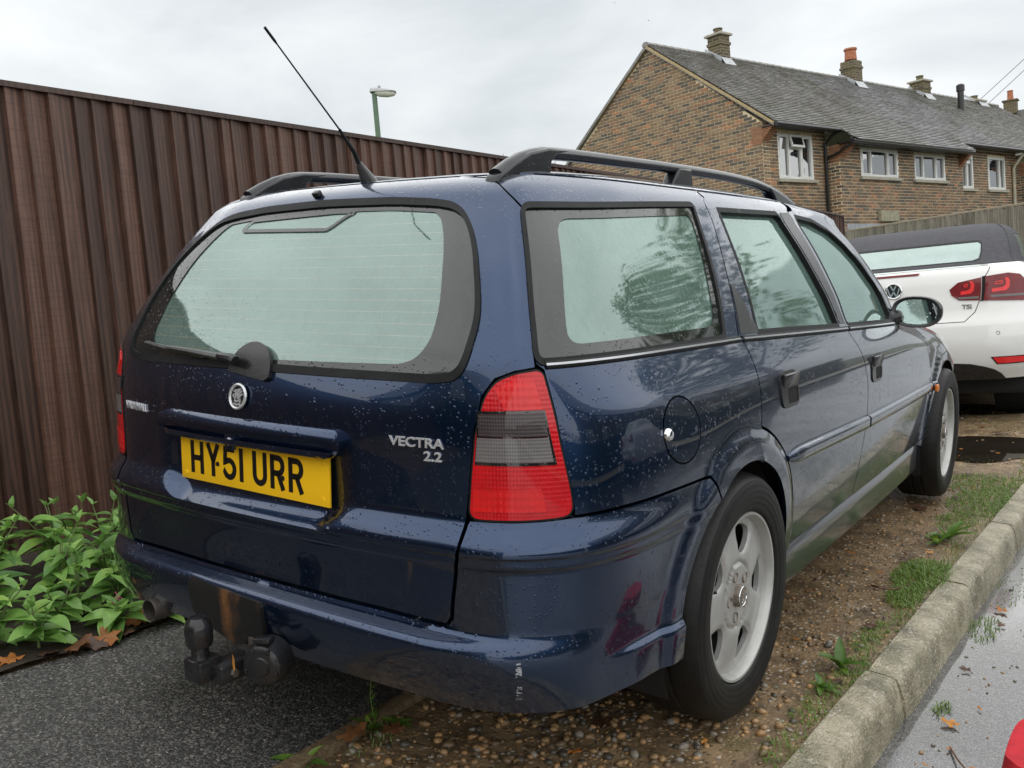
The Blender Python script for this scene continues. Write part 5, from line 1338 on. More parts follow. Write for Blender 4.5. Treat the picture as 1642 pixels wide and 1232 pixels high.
facade(HB, 0, 8.62, 10.6, 1.30, [W3], 8, 80, Vector((0, 9, .4)))
facade(HC, 0, 10.6, 13.0, 1.30, [W4], 9, 120, Vector((0, 11, .4)))
facade(HC, .36, 13.0, 19.1, .96, [W5], 10, 60, Vector((.36, 13, .4)))
def ret(parent, y, sgn, seed):
    a = MB(); a.box((.18, y+sgn*.12, (ZB+.98)/2), (.344, .24, .98-ZB)); w = lb('return_wall', a, parent, M['mortar']); Bk = Bricks()
    Bk.wall(Vector((0, y, 0)), Vector((1, 0, 0)), Vector((0, -sgn, 0)), .36, -1.0, .96, None, (), seed, 1); Bk.flush(w, Vector((0, y, 0)), 60)
ret(HA, 2.474, 1, 21); ret(HC, 13.0, 1, 22)
# tile corbels at the eaves corners
M['terra'] = simple('terracotta_tiles', (.34, .165, .088), .75, var=.25, vs=25, bmp=.3, bs=50)
def corbel(parent, x0, xo, y0, y1, z0, z1, n=13):
    c = empty('tile_corbel', (0, 0, 0)); c.parent = parent
    for k in range(n):
        f = k/(n-1); z = z0+(z1-z0)*f; a = MB().box((x0+(xo*max(0, (f-.12))/.88-.26)/2, (y0+y1)/2, z), (.26+xo*max(0, (f-.12))/.88, y1-y0, (z1-z0)/n*.72)); lb('tile', a, c, M['terra'])
corbel(HA, 0, .33, -.012, .24, .95, 1.30); corbel(HA, .36, .30, 2.455, 2.70, .60, .965); corbel(HB, .36, .30, 8.40, 8.63, .60, .965); corbel(HC, .36, .30, 12.98, 13.2, .60, .965)
# ---- roofs: every course of tiles
def tilemat(name, lo, mid, hi):
    m, nt, b = mat_new(name); v = objco(nt); f = noise(nt, v, 9, 6, .7); g = noise(nt, v, 1.1, 3)
    c = ramp(nt, f, [(.28, lo), (.5, mid), (.72, hi)]); c = mixc(nt, mathn(nt, 'MULTIPLY', mathn(nt, 'GREATER_THAN', mathn(nt, 'ADD', mathn(nt, 'MULTIPLY', g, .6), mathn(nt, 'MULTIPLY', f, .5)), .60), .5), c, (.085, .088, .045))
    nt.links.new(c, b.inputs['Base Color']); b.inputs['Roughness'].default_value = .32; nt.links.new(bump(nt, f, .3, .004), b.inputs['Normal']); return m
M['tile_old'] = tilemat('mossy_roof_tiles', (.105, .102, .092), (.205, .20, .185), (.33, .32, .30)); M['tile_new'] = tilemat('grey_roof_tiles', (.14, .136, .138), (.23, .225, .228), (.33, .325, .33))
def tiles(parent, y0, y1, mat, seed, slopef=1):
    r = random.Random(seed); a = MB(); sl = math.hypot(RX-.36, RZ-1.345); d = Vector((RX-.36, 0, RZ-1.345)).normalized(); nrm = Vector((-d.z, 0, d.x)); nrm = nrm if nrm.z > 0 else -nrm
    n = int(sl/.115)+1
    for k in range(-5, n):
        s0 = k*.115; yy_ = y0-(.08 if k % 2 else 0)
        while yy_ < y1:
            ya, yb = max(yy_, y0), min(yy_+.163, y1)
            if yb-ya > .02 and (k >= 0 or eave((ya+yb)/2)[0] > .5):
                lift = .032+r.uniform(-.004, .006); p0 = Vector((.36, 0, 1.345))+d*s0; p1 = Vector((.36, 0, 1.345))+d*min(s0+.14, sl)
                v = [p0+Vector((0, ya, 0))+nrm*lift, p0+Vector((0, yb, 0))+nrm*lift, p1+Vector((0, yb, 0))+nrm*.004, p1+Vector((0, ya, 0))+nrm*.004, p0+Vector((0, ya, 0)), p0+Vector((0, yb, 0))]
                a.add(v, [(0, 1, 2, 3), (4, 5, 1, 0)])
            yy_ += .165
    rf = MB(); 
    # boarding under the tiles and the back slope
    P = lambda x, z, y: Vector((x, y, z))
    ex, ez = Vector((.36, 0, 1.345))[0], 1.345
    rf.add([P(ex, ez-.03, y0), P(ex, ez-.03, y1), P(RX, RZ-.03, y1), P(RX, RZ-.03, y0), P(ex, ez-.10, y0), P(ex, ez-.10, y1), P(RX, RZ-.10, y1), P(RX, RZ-.10, y0)], [(0, 1, 2, 3), (4, 5, 6, 7), (0, 1, 5, 4), (1, 2, 6, 5), (0, 3, 7, 4)])
    bx0 = 2*RX-.40
    rf.add([P(RX, RZ+.01, y0), P(RX, RZ+.01, y1), P(bx0, 1.30, y1), P(bx0, 1.30, y0), P(RX, RZ-.08, y0), P(RX, RZ-.08, y1), P(bx0, 1.22, y1), P(bx0, 1.22, y0)], [(0, 1, 2, 3), (4, 5, 6, 7), (0, 3, 7, 4), (2, 3, 7, 6)])
    ro = lb('roof', rf, parent, M['tile_old'])
    t = lb('roof_tiles', a, ro, mat); t['kind'] = 'stuff'
    # ridge tiles
    yk = y0
    while yk < y1-.05:
        q = MB().tube([(RX, yk, RZ+.0), (RX, min(yk+.295, y1), RZ+.0)], [.10, .094], 10, flat=(1.1, .75)); lb('ridge_tile', q, ro, M['tile_old'], True); yk += .30
    return ro
RA = tiles(HA, -.08, 6.0, M['tile_old'], 31); RB = tiles(HB, 6.0, 11.55, M['tile_new'], 32); RC = tiles(HC, 11.55, 19.2, M['tile_old'], 33)
# soffit boards over the deep eaves
M['barge'] = simple('verge_mortar', (.42, .32, .17), .85, var=.25, vs=20); M['barge2'] = simple('barge_board', (.30, .22, .13), .7, var=.2); M['gutter'] = simple('black_gutter', (.012, .012, .013), .35)
d = Vector((RX-.36, 0, RZ-1.345)); q = MB(); q.add([Vector((.36, y_, 1.345-o)) for y_ in (-.085, .0) for o in (.015, .075)]+[Vector((RX, y_, RZ-o)) for y_ in (-.085, .0) for o in (.005, .075)], [(0, 1, 5, 4), (2, 6, 7, 3), (0, 4, 6, 2), (1, 3, 7, 5), (0, 2, 3, 1)]); lb('verge_edge', q, RA, M['barge'])
q = MB(); bx0 = 2*RX-.40; q.add([Vector((bx0, y_, 1.30-o)) for y_ in (-.07, -.0) for o in (.0, .075)]+[Vector((RX, y_, RZ-o)) for y_ in (-.07, -.0) for o in (.005, .085)], [(0, 1, 5, 4), (2, 6, 7, 3), (0, 4, 6, 2), (1, 3, 7, 5), (0, 2, 3, 1)]); lb('barge_board', q, RA, M['barge2'])
def gutter(parent, y0, y1, x, z):
    q = MB(); q.tube([(x, y0, z), (x, y1, z)], .058, 10, True, (1, .9)); lb('gutter', q, parent, M['gutter'], True)
    q = MB(); q.box((x-.20, (y0+y1)/2, z+.0), (.36, y1-y0-.02, .03)); lb('soffit', q, parent, M['gutter'])
    q = MB(); q.box((x-.055, (y0+y1)/2, z+.02), (.03, y1-y0, .15)); lb('fascia', q, parent, M['gutter'])
gutter(HA, -.05, 2.42, .40, 1.285); gutter(HA, 2.36, 5.95, .76, .975); gutter(HB, 5.96, 8.42, .76, .975); gutter(HB, 8.36, 11.5, .40, 1.285); gutter(HC, 11.51, 12.98, .40, 1.285); gutter(HC, 12.98, 19.15, .76, .975)
q = MB().tube([(.40, 2.38, 1.25), (.22, 2.36, 1.16), (.06, 2.36, 1.02), (.06, 2.36, -2.5)], .036, 10); lb('downpipe', q, HA, M['gutter'], True)
q = MB().tube([(.74, 2.42, .95), (.60, 2.40, .88), (.50, 2.38, .86), (.40, 2.38, .78), (.10, 2.37, .70)], .03, 10); lb('downpipe', q, HA, M['gutter'], True)
q = MB().tube([(.40, 12.7, 1.25), (.30, 12.68, 1.14), (.12, 12.66, .92), (.06, 12.66, .80), (.06, 12.66, -2.5)], .042, 10); lb('downpipe', q, HC, simple('cream_pipe', (.50, .47, .36), .5, var=.2), True)
# ---- windows
M['upvc'] = simple('white_window_frame', (.74, .75, .72), .35, var=.05)
def winglass():
    m, nt, b = mat_new('house_window_glass'); b.inputs['Base Color'].default_value = (.018, .020, .022, 1); b.inputs['Roughness'].default_value = .02; b.inputs['Specular IOR Level'].default_value = 1.0; b.inputs['IOR'].default_value = 2.3
    nt.links.new(bump(nt, noise(nt, objco(nt), 1.3, 2), .12, .05), b.inputs['Normal']); return m
M['winglass'] = winglass(); M['sill'] = simple('stone_sill', (.36, .34, .27), .7, var=.2)
def window(parent, x, o, lights, fan=None, curtain=None):
    y0, y1, z0, z1 = o; w = empty('window', (0, 0, 0)); w.parent = parent
    fr_ = MB(); t = .055
    xo = x-.035
    for (cy, cz, sy, sz) in (((y0+y1)/2, z1-t/2, y1-y0, t), ((y0+y1)/2, z0+t/2, y1-y0, t), (y0+t/2, (z0+z1)/2, t, z1-z0-2*t), (y1-t/2, (z0+z1)/2, t, z1-z0-2*t)): fr_.box((xo, cy, cz), (.07, sy, sz))
    ys = [y0+t]+[y0+(y1-y0)*f for f in lights]+[y1-t]
    for f in lights: fr_.box((xo, y0+(y1-y0)*f, (z0+z1)/2), (.066, t*1.25, z1-z0-2*t))
    if fan is not None:
        i, f = fan; fr_.box((xo, (ys[i]+ys[i+1])/2, z0+(z1-z0)*f), (.066, ys[i+1]-ys[i], t*1.1))
    lb('window_frame', fr_, w, M['upvc'])
    for i in range(len(ys)-1):
        p = MB().box((x-.045, (ys[i]+ys[i+1])/2, (z0+z1)/2), (.012, ys[i+1]-ys[i]-.03, z1-z0-2*t-.0)); lb('pane', p, w, M['winglass'])
        if i != 1 or len(ys) < 4:
            sb = MB(); ya, yb, za, zb = ys[i]+.005, ys[i+1]-.005, z0+t*.6, z1-t*.6
            for (cy, cz, sy, sz) in (((ya+yb)/2, zb-.02, yb-ya, .035), ((ya+yb)/2, za+.02, yb-ya, .035), (ya+.018, (za+zb)/2, .035, zb-za-.07), (yb-.018, (za+zb)/2, .035, zb-za-.07)): sb.box((x-.018, cy, cz), (.05, sy, sz))
            lb('casement', sb, w, M['upvc'])
    if fan is not None:
        i, f = fan; ya, yb, za, zb = ys[i]-.005, ys[i+1]+.005, z0+(z1-z0)*f, z1-.02; Rm = Matrix.Rotation(rad(14), 3, 'Y'); sb = MB()
        for (cy, cz, sy, sz) in ((0, (zb-za)/2-.02, yb-ya, .045), (0, -(zb-za)/2+.02, yb-ya, .05), (-(yb-ya)/2+.02, 0, .045, zb-za-.08), ((yb-ya)/2-.02, 0, .045, zb-za-.08)): sb.box((0, cy, cz), (.045, sy, sz))
        sb.box((-.005, 0, 0), (.01, yb-ya-.06, zb-za-.06))
        sb.v = [tuple(Rm.inverted() @ Vector(v)+Vector((x+.055, (ya+yb)/2, (za+zb)/2))) for v in sb.v]; lb('open_fanlight', sb, w, M['upvc'])
        g_ = MB().box((0, 0, 0), (.004, yb-ya-.09, zb-za-.10)); g_.v = [tuple(Rm.inverted() @ Vector(v)+Vector((x+.075, (ya+yb)/2, (za+zb)/2))) for v in g_.v]; lb('pane', g_, w, M['winglass'])
    s_ = MB().box((x+.0, (y0+y1)/2, z0-.045), (.16, y1-y0+.16, .075), None, .008); lb('sill', s_, w, M['sill'])
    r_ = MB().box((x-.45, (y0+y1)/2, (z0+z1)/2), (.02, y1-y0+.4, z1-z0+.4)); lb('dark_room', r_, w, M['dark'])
window(HA, 0, W1, (.31, .66), (1, .70)); window(HA, .36, WA, (.27, .72)); window(HB, .36, WB, (.30, .70)); window(HB, 0, W3, (.5,), (0, .74)); window(HC, 0, W4, (.66,)); window(HC, .36, W5, (.3, .7))
# vent box low on the wall
q = MB().box((.40, 4.45, -.68), (.12, .86, .26), None, .01); lb('air_vent', q, HA, simple('stone_vent', (.30, .28, .19), .8, var=.25))
q = MB().add([Vector((.37, 2.6, -.98)), Vector((.37, 6.0, -.98)), Vector((1.6, 6.0, -1.22)), Vector((1.6, 2.6, -1.22)), Vector((.37, 2.6, -.86)), Vector((.37, 4.0, -.86))], [(0, 1, 2, 3), (0, 1, 5, 4)]); lb('lean_to_roof', q, HA, simple('lead_flashing', (.30, .32, .34), .35, .3, var=.2))
# ---- chimneys, flue
def bricktex():
    m, nt, b = mat_new('chimney_brick'); v = objco(nt); sx = N(nt, 'ShaderNodeSeparateXYZ'); nt.links.new(v, sx.inputs[0]); cb = N(nt, 'ShaderNodeCombineXYZ')
    nt.links.new(mathn(nt, 'ADD', sx.outputs['X'], sx.outputs['Y']), cb.inputs['X']); nt.links.new(sx.outputs['Z'], cb.inputs['Y'])
    bt = N(nt, 'ShaderNodeTexBrick', Scale=1.0); bt.inputs['Brick Width'].default_value = .225; bt.inputs['Row Height'].default_value = .075; bt.inputs['Mortar Size'].default_value = .010
    bt.inputs['Color1'].default_value = (.12, .085, .055, 1); bt.inputs['Color2'].default_value = (.055, .048, .036, 1); bt.inputs['Mortar'].default_value = (.22, .19, .12, 1)
    nt.links.new(cb.outputs[0], bt.inputs['Vector']); f = noise(nt, v, 5, 5, .7)
    nt.links.new(mixc(nt, mathn(nt, 'MULTIPLY', mathn(nt, 'GREATER_THAN', f, .54), .6), bt.outputs['Color'], (.13, .125, .05)), b.inputs['Base Color']); b.inputs['Roughness'].default_value = .85
    nt.links.new(bump(nt, bt.outputs['Fac'], -.5, .01), b.inputs['Normal']); return m
M['chimney'] = bricktex(); M['pot'] = simple('chimney_pot', (.36, .13, .06), .7, var=.3); M['lead'] = simple('lead', (.42, .44, .46), .45, .2, var=.15)
def chimney(parent, y, x, w, dpt, z0, z1, cap=True, pot=(.13, .28), potmat='pot', roofp=None):
    c = empty('chimney', (0, 0, 0)); c.parent = roofp or parent
    q = MB().box((x, y, (z0+z1)/2), (dpt, w, z1-z0)); q.box((x, y, z1-.20), (dpt+.05, w+.05, .07)); lb('stack', q, c, M['chimney'])
    if cap: lb('cap_slab', MB().box((x, y, z1+.03), (dpt+.13, w+.13, .06), None, .01), c, M['sill'])
    if pot:
        q = MB().lathe([(pot[0]*1.05, 0), (pot[0]*.95, pot[1]*.8), (pot[0]*1.15, pot[1]*.85), (pot[0]*1.1, pot[1]), (pot[0]*.7, pot[1])], 16, 'z', (x, y, z1+.05)); lb('chimney_pot', q, c, M[potmat], True)
    q = MB(); sl_ = (RZ-1.345)/(RX-.36); xs_ = x+dpt/2
    q.add([Vector((xs_+.004, y-w/2-.02, 1.345+(xs_-.36)*sl_+.14)), Vector((xs_+.004, y+w/2+.02, 1.345+(xs_-.36)*sl_+.14)), Vector((xs_+.16, y+w/2+.04, 1.345+(xs_+.16-.36)*sl_+.035)), Vector((xs_+.16, y-w/2-.04, 1.345+(xs_+.16-.36)*sl_+.035))], [(0, 1, 2, 3)]); lb('flashing', q, c, M['lead'])
    q = MB(); q.add([Vector((xs_-.5, y-w/2-.006, 1.345+(xs_-.5-.36)*sl_+.02)), Vector((xs_+.01, y-w/2-.006, 1.345+(xs_-.36)*sl_+.02)), Vector((xs_+.01, y-w/2-.006, 1.345+(xs_-.36)*sl_+.15)), Vector((xs_-.5, y-w/2-.006, 1.345+(xs_-.5-.36)*sl_+.10))], [(0, 1, 2, 3)]); lb('flashing', q, c, M['lead'])
chimney(HA, 2.62, -2.95, .38, .40, 3.0, 4.34, True, (.11, .16), 'chimney', RA)
chimney(HB, 8.98, -2.95, .46, .44, 3.0, 4.38, False, (.17, .34), 'pot', RB)
chimney(HC, 13.2, -2.95, .50, .46, 3.0, 4.14, True, (.11, .18), 'chimney', RC)
chimney(HC, 17.7, -3.2, .6, .5, 3.0, 3.90, True, (.12, .2), 'chimney', RC)
q = MB().lathe([(.10, 2.9), (.10, 3.75), (.13, 3.76), (.13, 3.95), (.08, 3.99), (0, 3.99)], 16, 'z', (-2.1, 14.2, .0)); lb('flue', q, RC, M['gutter'], True)
# a further house, roof only just seen
HD = empty('brick_house', (0, 0, 0), 'distant brick house with plain tiled roof and small chimney past the terrace', 'house', 'houses of the brick terrace'); _q0 = Vector((-5.725, 49.008, 7.488)); _fr = frame(Vector((0, 0, 0)), Vector((-2.416, 48.974, 7.989))-_q0); HD.matrix_world = Matrix.Translation(_q0+UP*.40-(_fr @ Vector((-3, -.3, 3.65)))) @ _fr
a = MB(); a.add([Vector(p) for p in [(0, 0, -3), (0, 9, -3), (-6, 9, -3), (-6, 0, -3), (0, 0, 1.3), (0, 9, 1.3), (-6, 9, 1.3), (-6, 0, 1.3)]], [(0, 1, 5, 4), (1, 2, 6, 5), (2, 3, 7, 6), (3, 0, 4, 7)]); lb('wall', a, HD, M['chimney'])
a = MB(); d = Vector((-3.5, 0, 2.5)); 
for k in range(42):
    f0, f1 = k/42, (k+1.25)/42
    p0, p1 = Vector((.5, 0, 1.15))+d*f0, Vector((.5, 0, 1.15))+d*min(1, f1)
    for i in range(50): y_ = -.3+9.6*i/50; a.add([p0+Vector((0, y_, .03)), p0+Vector((0, y_+.19, .03)), p1+Vector((0, y_+.19, 0)), p1+Vector((0, y_, 0))], [(0, 1, 2, 3)])
a.add([Vector((-3, -.3, 3.65)), Vector((-3, 9.3, 3.65)), Vector((-6.5, 9.3, 1.1)), Vector((-6.5, -.3, 1.1))], [(0, 1, 2, 3)])
hr = lb('roof', a, HD, M['tile_old']); lb('gable', MB().add([Vector((0, .02, 1.2)), Vector((-3, .02, 3.6)), Vector((-6, .02, 1.2))], [(0, 1, 2)]), HD, M['chimney'])
q = MB().box((-2.9, .55, 3.8), (.5, .55, .6)); q.box((-2.9, .55, 4.12), (.62, .67, .06)); lb('chimney', q, hr, M['chimney']); q = MB().lathe([(.14, 0), (.12, .4), (.15, .42), (.1, .46)], 12, 'z', (-2.9, .55, 4.15)); lb('chimney_pot', q, hr, M['pot'], True)
# overhead wires
for k, (p, q_) in enumerate((((-.5, 12.3, 2.2), (14, 23, 3.2)), ((-.2, 13.6, 2.05), (14, 24.2, 3.2)))): pass
# street lamp
M['lampgreen'] = simple('green_column', (.085, .15, .085), .5, var=.15); M['lampgrey'] = simple('lamp_head', (.34, .35, .36), .4, .3, var=.1); M['lampglass'] = simple('lamp_bowl', (.70, .70, .62), .25, var=.1)
LP = empty('street_lamp', (-12.62+.37, 13.79, -.4), 'green street lamp column with flat grey head above the brown fence', 'street lamp')
top = Vector((-12.72, 13.86, 4.93)); base = top-UP*5.6
MB().tube([base, base+UP*1.2, base+UP*1.25, top], [.09, .09, .065, .055], 14).build('lamp_column', M['lampgreen'], LP)
ax = (Vector((-12.37, 14.1, 4.93))-top).normalized(); ax = Vector((.815, .58, .03)).normalized(); sd = ax.cross(UP)
def lh(prof, name, mat):
    V = []; F = []; n = 14
    for s_, w, zt, zb in prof:
        for k in range(n):
            a = 2*math.pi*k/n; c_, sn = math.cos(a), math.sin(a); V.append(top+ax*s_+sd*(w*c_)+UP*(zt*sn if sn > 0 else zb*-sn))
    m = len(prof)
    for i in range(m-1):
        for k in range(n): F.append((i*n+k, i*n+(k+1) % n, (i+1)*n+(k+1) % n, (i+1)*n+k))
    F += [tuple(range(n)), tuple(range((m-1)*n, m*n))]; return fixn(mk(name, V, F, mat, LP, True, 40))
lh([(-.09, .05, .05, -.0), (-.07, .09, .10, -.02), (.05, .11, .10, .02), (.25, .12, .07, -.03), (.42, .10, .02, -.04), (.48, .04, -.02, -.05)], 'lamp_head', M['lampgrey'])
lh([(.02, .07, -.01, -.05), (.10, .10, -.02, -.10), (.28, .105, -.02, -.12), (.42, .08, -.035, -.10), (.465, .03, -.04, -.07)], 'lamp_bowl', M['lampglass'])
MB().box(top+ax*.12+UP*.11, (.05, .05, .06), None, .01).build('photocell', M['lampgrey'], LP)
# ------------------------------------------------------------------ plants
def leafmat(name, c0, c1, rough=.35, tr=.25):
    m, nt, b = mat_new(name); v = objco(nt); oi = N(nt, 'ShaderNodeObjectInfo'); f = noise(nt, v, 25, 4)
    mixf = mathn(nt, 'ADD', mathn(nt, 'MULTIPLY', f, .5), mathn(nt, 'MULTIPLY', oi.outputs['Random'], .5))
    nt.links.new(ramp(nt, mixf, [(.22, c0), (.68, c1), (.85, (c1[0]*1.45, c1[1]*1.02, c1[2]*.7))]), b.inputs['Base Color']); b.inputs['Roughness'].default_value = rough
    nt.links.new(bump(nt, noise(nt, v, 140, 3), .35, .002), b.inputs['Normal'])
    b.inputs['Transmission Weight'].default_value = 0
    out = nt.nodes['Material Output']; tl = N(nt, 'ShaderNodeBsdfTranslucent', Color=tuple(min(1, x*1.5) for x in c1)+(1,)); ms = N(nt, 'ShaderNodeMixShader', Fac=tr)
    nt.links.new(b.outputs[0], ms.inputs[1]); nt.links.new(tl.outputs[0], ms.inputs[2]); nt.links.new(ms.outputs[0], out.inputs['Surface']); return m
M['leaf'] = leafmat('valerian_leaf', (.045, .125, .026), (.25, .45, .105), .45, .18); M['weed'] = leafmat('weed_leaf', (.05, .12, .02), (.15, .27, .04)); M['grass'] = leafmat('grass_blade', (.05, .11, .015), (.17, .26, .05))
M['stem'] = simple('green_stem', (.13, .17, .06), .6); M['pink'] = simple('pink_flower', (.48, .09, .16), .6, var=.35, vs=200)
M['dry1'] = leafmat('brown_dead_leaf', (.10, .040, .015), (.30, .13, .045), .6, .1); M['dry2'] = leafmat('orange_dead_leaf', (.35, .12, .02), (.60, .26, .05), .6, .1); M['dry3'] = leafmat('dark_dead_leaf', (.05, .025, .015), (.13, .06, .03), .5, .05)
def leaf_mesh(name, L, Wd, curl, fold, mat, seed=0, tip=.0):
    r = random.Random(seed); V = []; F = []; n = 7; tw = r.uniform(-.2, .2)
    for i in range(n+1):
        f = i/n; w = Wd*.5*(math.sin(math.pi*min(1, f**.75*.98+.02))**.8)*(1 if f < .99 else .05); x = L*f; z = -curl*L*f*f+.10*L*f
        wob = r.uniform(-.04, .04)*Wd
        V += [(x, -w, z+fold*w+wob*.5), (x, 0, z), (x, w, z+fold*w-wob*.5)]
    for i in range(n): a = 3*i; F += [(a, a+3, a+4, a+1), (a+1, a+4, a+5, a+2)]
    return newmesh(name, V, F, mat, True, 0)
LM = [leaf_mesh('leaf', .125, .068, .45, .40, M['leaf'], 1), leaf_mesh('leaf', .105, .058, .25, .45, M['leaf'], 2), leaf_mesh('leaf', .085, .044, .55, .35, M['leaf'], 3), leaf_mesh('leaf', .055, .024, .1, .5, M['leaf'], 4)]
def put(me, name, Mx, parent):
    o = bpy.data.objects.new(name, me); col.objects.link(o); o.parent = parent; o.matrix_parent_inverse = Matrix.Translation(-parent.location); o.matrix_basis = Mx; return o
def valerian(x, y, h, nst, seed, flower=False):
    r = random.Random(seed); lab = 'pink-flowered low valerian shoot at the edge of the driveway' if flower else 'tall green valerian plant against the boards of the brown fence' if x < -1.7 else 'short green valerian plant in the front row beside the driveway' if x > -1.3 else 'bushy green valerian plant in the middle of the bed'; p = empty('leafy_plant', (x, y, .01), lab, 'plant', 'valerian: '+' '.join(lab.split()[-4:]))
    for s in range(nst):
        az = r.uniform(0, 2*math.pi); lean = r.uniform(.05, .45); H = h*r.uniform(.65, 1.05); pts = []
        for k in range(7):
            f = k/6; pts.append(Vector((x+math.cos(az)*lean*H*f*f*1.1+r.uniform(-.004, .004), y+math.sin(az)*lean*H*f*f*1.1, .01+H*f)))
        MB().tube(pts, [.0042, .004, .0036, .0032, .0028, .0024, .0016], 6).build('stem', M['stem'], p)
        a0 = r.uniform(0, math.pi); nn_ = max(4, int(H/.055))
        for k in range(nn_):
            f = .22+.78*k/(nn_-1); i = min(5, int(f*6)); q = pts[i].lerp(pts[i+1], f*6-i); big = LM[0] if f < .75 else LM[1]
            if f > .93: big = LM[3]
            elif r.random() < .3: big = LM[2]
            for sd_ in (0, math.pi):
                a = a0+k*1.57+sd_+r.uniform(-.35, .35); sc = r.uniform(.5, 1.1)
                Mx = Matrix.Translation(q) @ Matrix.Rotation(a, 4, 'Z') @ Matrix.Rotation(-(r.uniform(.0, .55) if f < .85 else r.uniform(.5, 1.0)), 4, 'Y') @ Matrix.Rotation(r.uniform(-.3, .3), 4, 'X') @ Matrix.Scale(sc, 4)
                put(big, 'leaf', Mx, p)
        if flower and s == 0:
            a = MB(); c = pts[-1]+Vector((0, 0, .01))
            for k in range(26):
                d = Vector((r.gauss(0, 1), r.gauss(0, 1), r.gauss(0, .7))).normalized()*r.uniform(.006, .026); b = .0035
                a.add([c+d+Vector(v)*b for v in ((1, 0, 0), (-1, 0, 0), (0, 1, 0), (0, -1, 0), (0, 0, 1), (0, 0, -1))], [(0, 2, 4), (2, 1, 4), (1, 3, 4), (3, 0, 4), (2, 0, 5), (1, 2, 5), (3, 1, 5), (0, 3, 5)])
            a.build('flower_head', M['pink'], p, False)
    return p
r = random.Random(12)
spots = [(-1.18, -.20, .22), (-1.22, .02, .26), (-1.16, .20, .22), (-1.20, .38, .22), (-1.12, .52, .14), (-1.40, -.12, .30), (-1.42, .10, .33), (-1.40, .28, .34), (-1.38, .46, .34), (-1.34, .62, .30), (-1.62, -.02, .30), (-1.64, .20, .36), (-1.60, .40, .40),
         (-1.58, .62, .40), (-1.85, .10, .28), (-1.84, .34, .34), (-1.80, .60, .36), (-1.78, .84, .36), (-1.52, .80, .36), (-1.26, .28, .30), (-1.10, .08, .16), (-1.5, .95, .38)]
for i, (x, y, h) in enumerate(spots): valerian(x+r.uniform(-.04, .04), y+r.uniform(-.04, .04), h*.78, 3 if i % 3 else 4, 100+i, False)
for i, (x, y, h) in enumerate([(-1.00, .44, .05), (-1.06, .30, .07), (-.98, .56, .04)]): valerian(x, y, h+.02, 2, 300+i, True)
# bare twigs of a shrub behind the fence
SH = empty('bare_shrub', (-3.7, 6.3, 0), 'thin bare twigs of a shrub showing over the brown fence', 'shrub')
for k in range(26):
    a = Vector((-3.75+r.uniform(-.3, .3), 6.25+r.uniform(-.4, .4), 0)); t_ = a+Vector((r.uniform(-.3, .3), r.uniform(-.3, .5), 2.12+r.uniform(-.15, .10))); md = a.lerp(t_, .75)+Vector((r.uniform(-.05, .05), r.uniform(-.05, .05), 0))
    q = MB().tube([a, a.lerp(md, .5), md, t_], [.012, .008, .005, .002], 5)
    for j in range(4): b0 = md.lerp(t_, r.random()); q.tube([b0, b0+Vector((r.uniform(-.12, .12), r.uniform(-.12, .12), r.uniform(.02, .12)))], [.003, .0015], 4)
    q.build('twig', simple('twig_bark', (.09, .075, .06), .8) if k == 0 else bpy.data.materials['twig_bark'], SH)
# weeds along the kerb and the edging
WM = [leaf_mesh('leaf', .10, .034, .35, .4, M['weed'], 11), leaf_mesh('leaf', .07, .028, .2, .5, M['weed'], 12), leaf_mesh('leaf', .045, .02, .3, .4, M['weed'], 13)]
def weed(x, y, n, sc, seed, label):
    rr = random.Random(seed); z = ground_z(x, y); p = empty('weed', (x, y, z), label, 'weed', 'weeds growing in the verge')
    for k in range(n):
        a = 2*math.pi*k/n*1.0+rr.uniform(-.4, .4); Mx = Matrix.Translation((x, y, z+.004)) @ Matrix.Rotation(a, 4, 'Z') @ Matrix.Rotation(-rr.uniform(.15, 1.0), 4, 'Y') @ Matrix.Scale(sc*rr.uniform(.7, 1.2), 4); put(WM[k % 3], 'leaf', Mx, p)
for x, y, n, sc, sd_ in ((.976, 2.81, 13, 1.3, 1), (.955, 2.72, 9, .9, 2), (.955, 1.33, 9, 1.0, 3), (.95, 1.17, 8, .7, 4)): weed(x, y, n, sc, sd_, 'broad-leaved green weed growing in the verge beside the kerb')
for x, y, n, sc, sd_ in ((.075, .30, 9, .8, 8), (.12, .36, 7, .7, 9), (.06, .10, 5, .8, 10)): weed(x, y, n, sc, sd_, 'small green weed growing by the edging strip under the rear bumper')
p = empty('weed', (.055, .34, 0), 'tall thin weed stem with tiny leaves by the edging strip', 'weed', 'weeds growing in the verge')
q = MB().tube([(.055, .34, 0), (.05, .335, .06), (.058, .33, .11)], [.0018, .0015, .001], 5); q.build('stem', M['stem'], p)
for k in range(16): put(WM[2], 'leaf', Matrix.Translation((.055, .335, .02+.006*k)) @ Matrix.Rotation(k*2.4, 4, 'Z') @ Matrix.Rotation(-.5, 4, 'Y') @ Matrix.Scale(.42, 4), p)
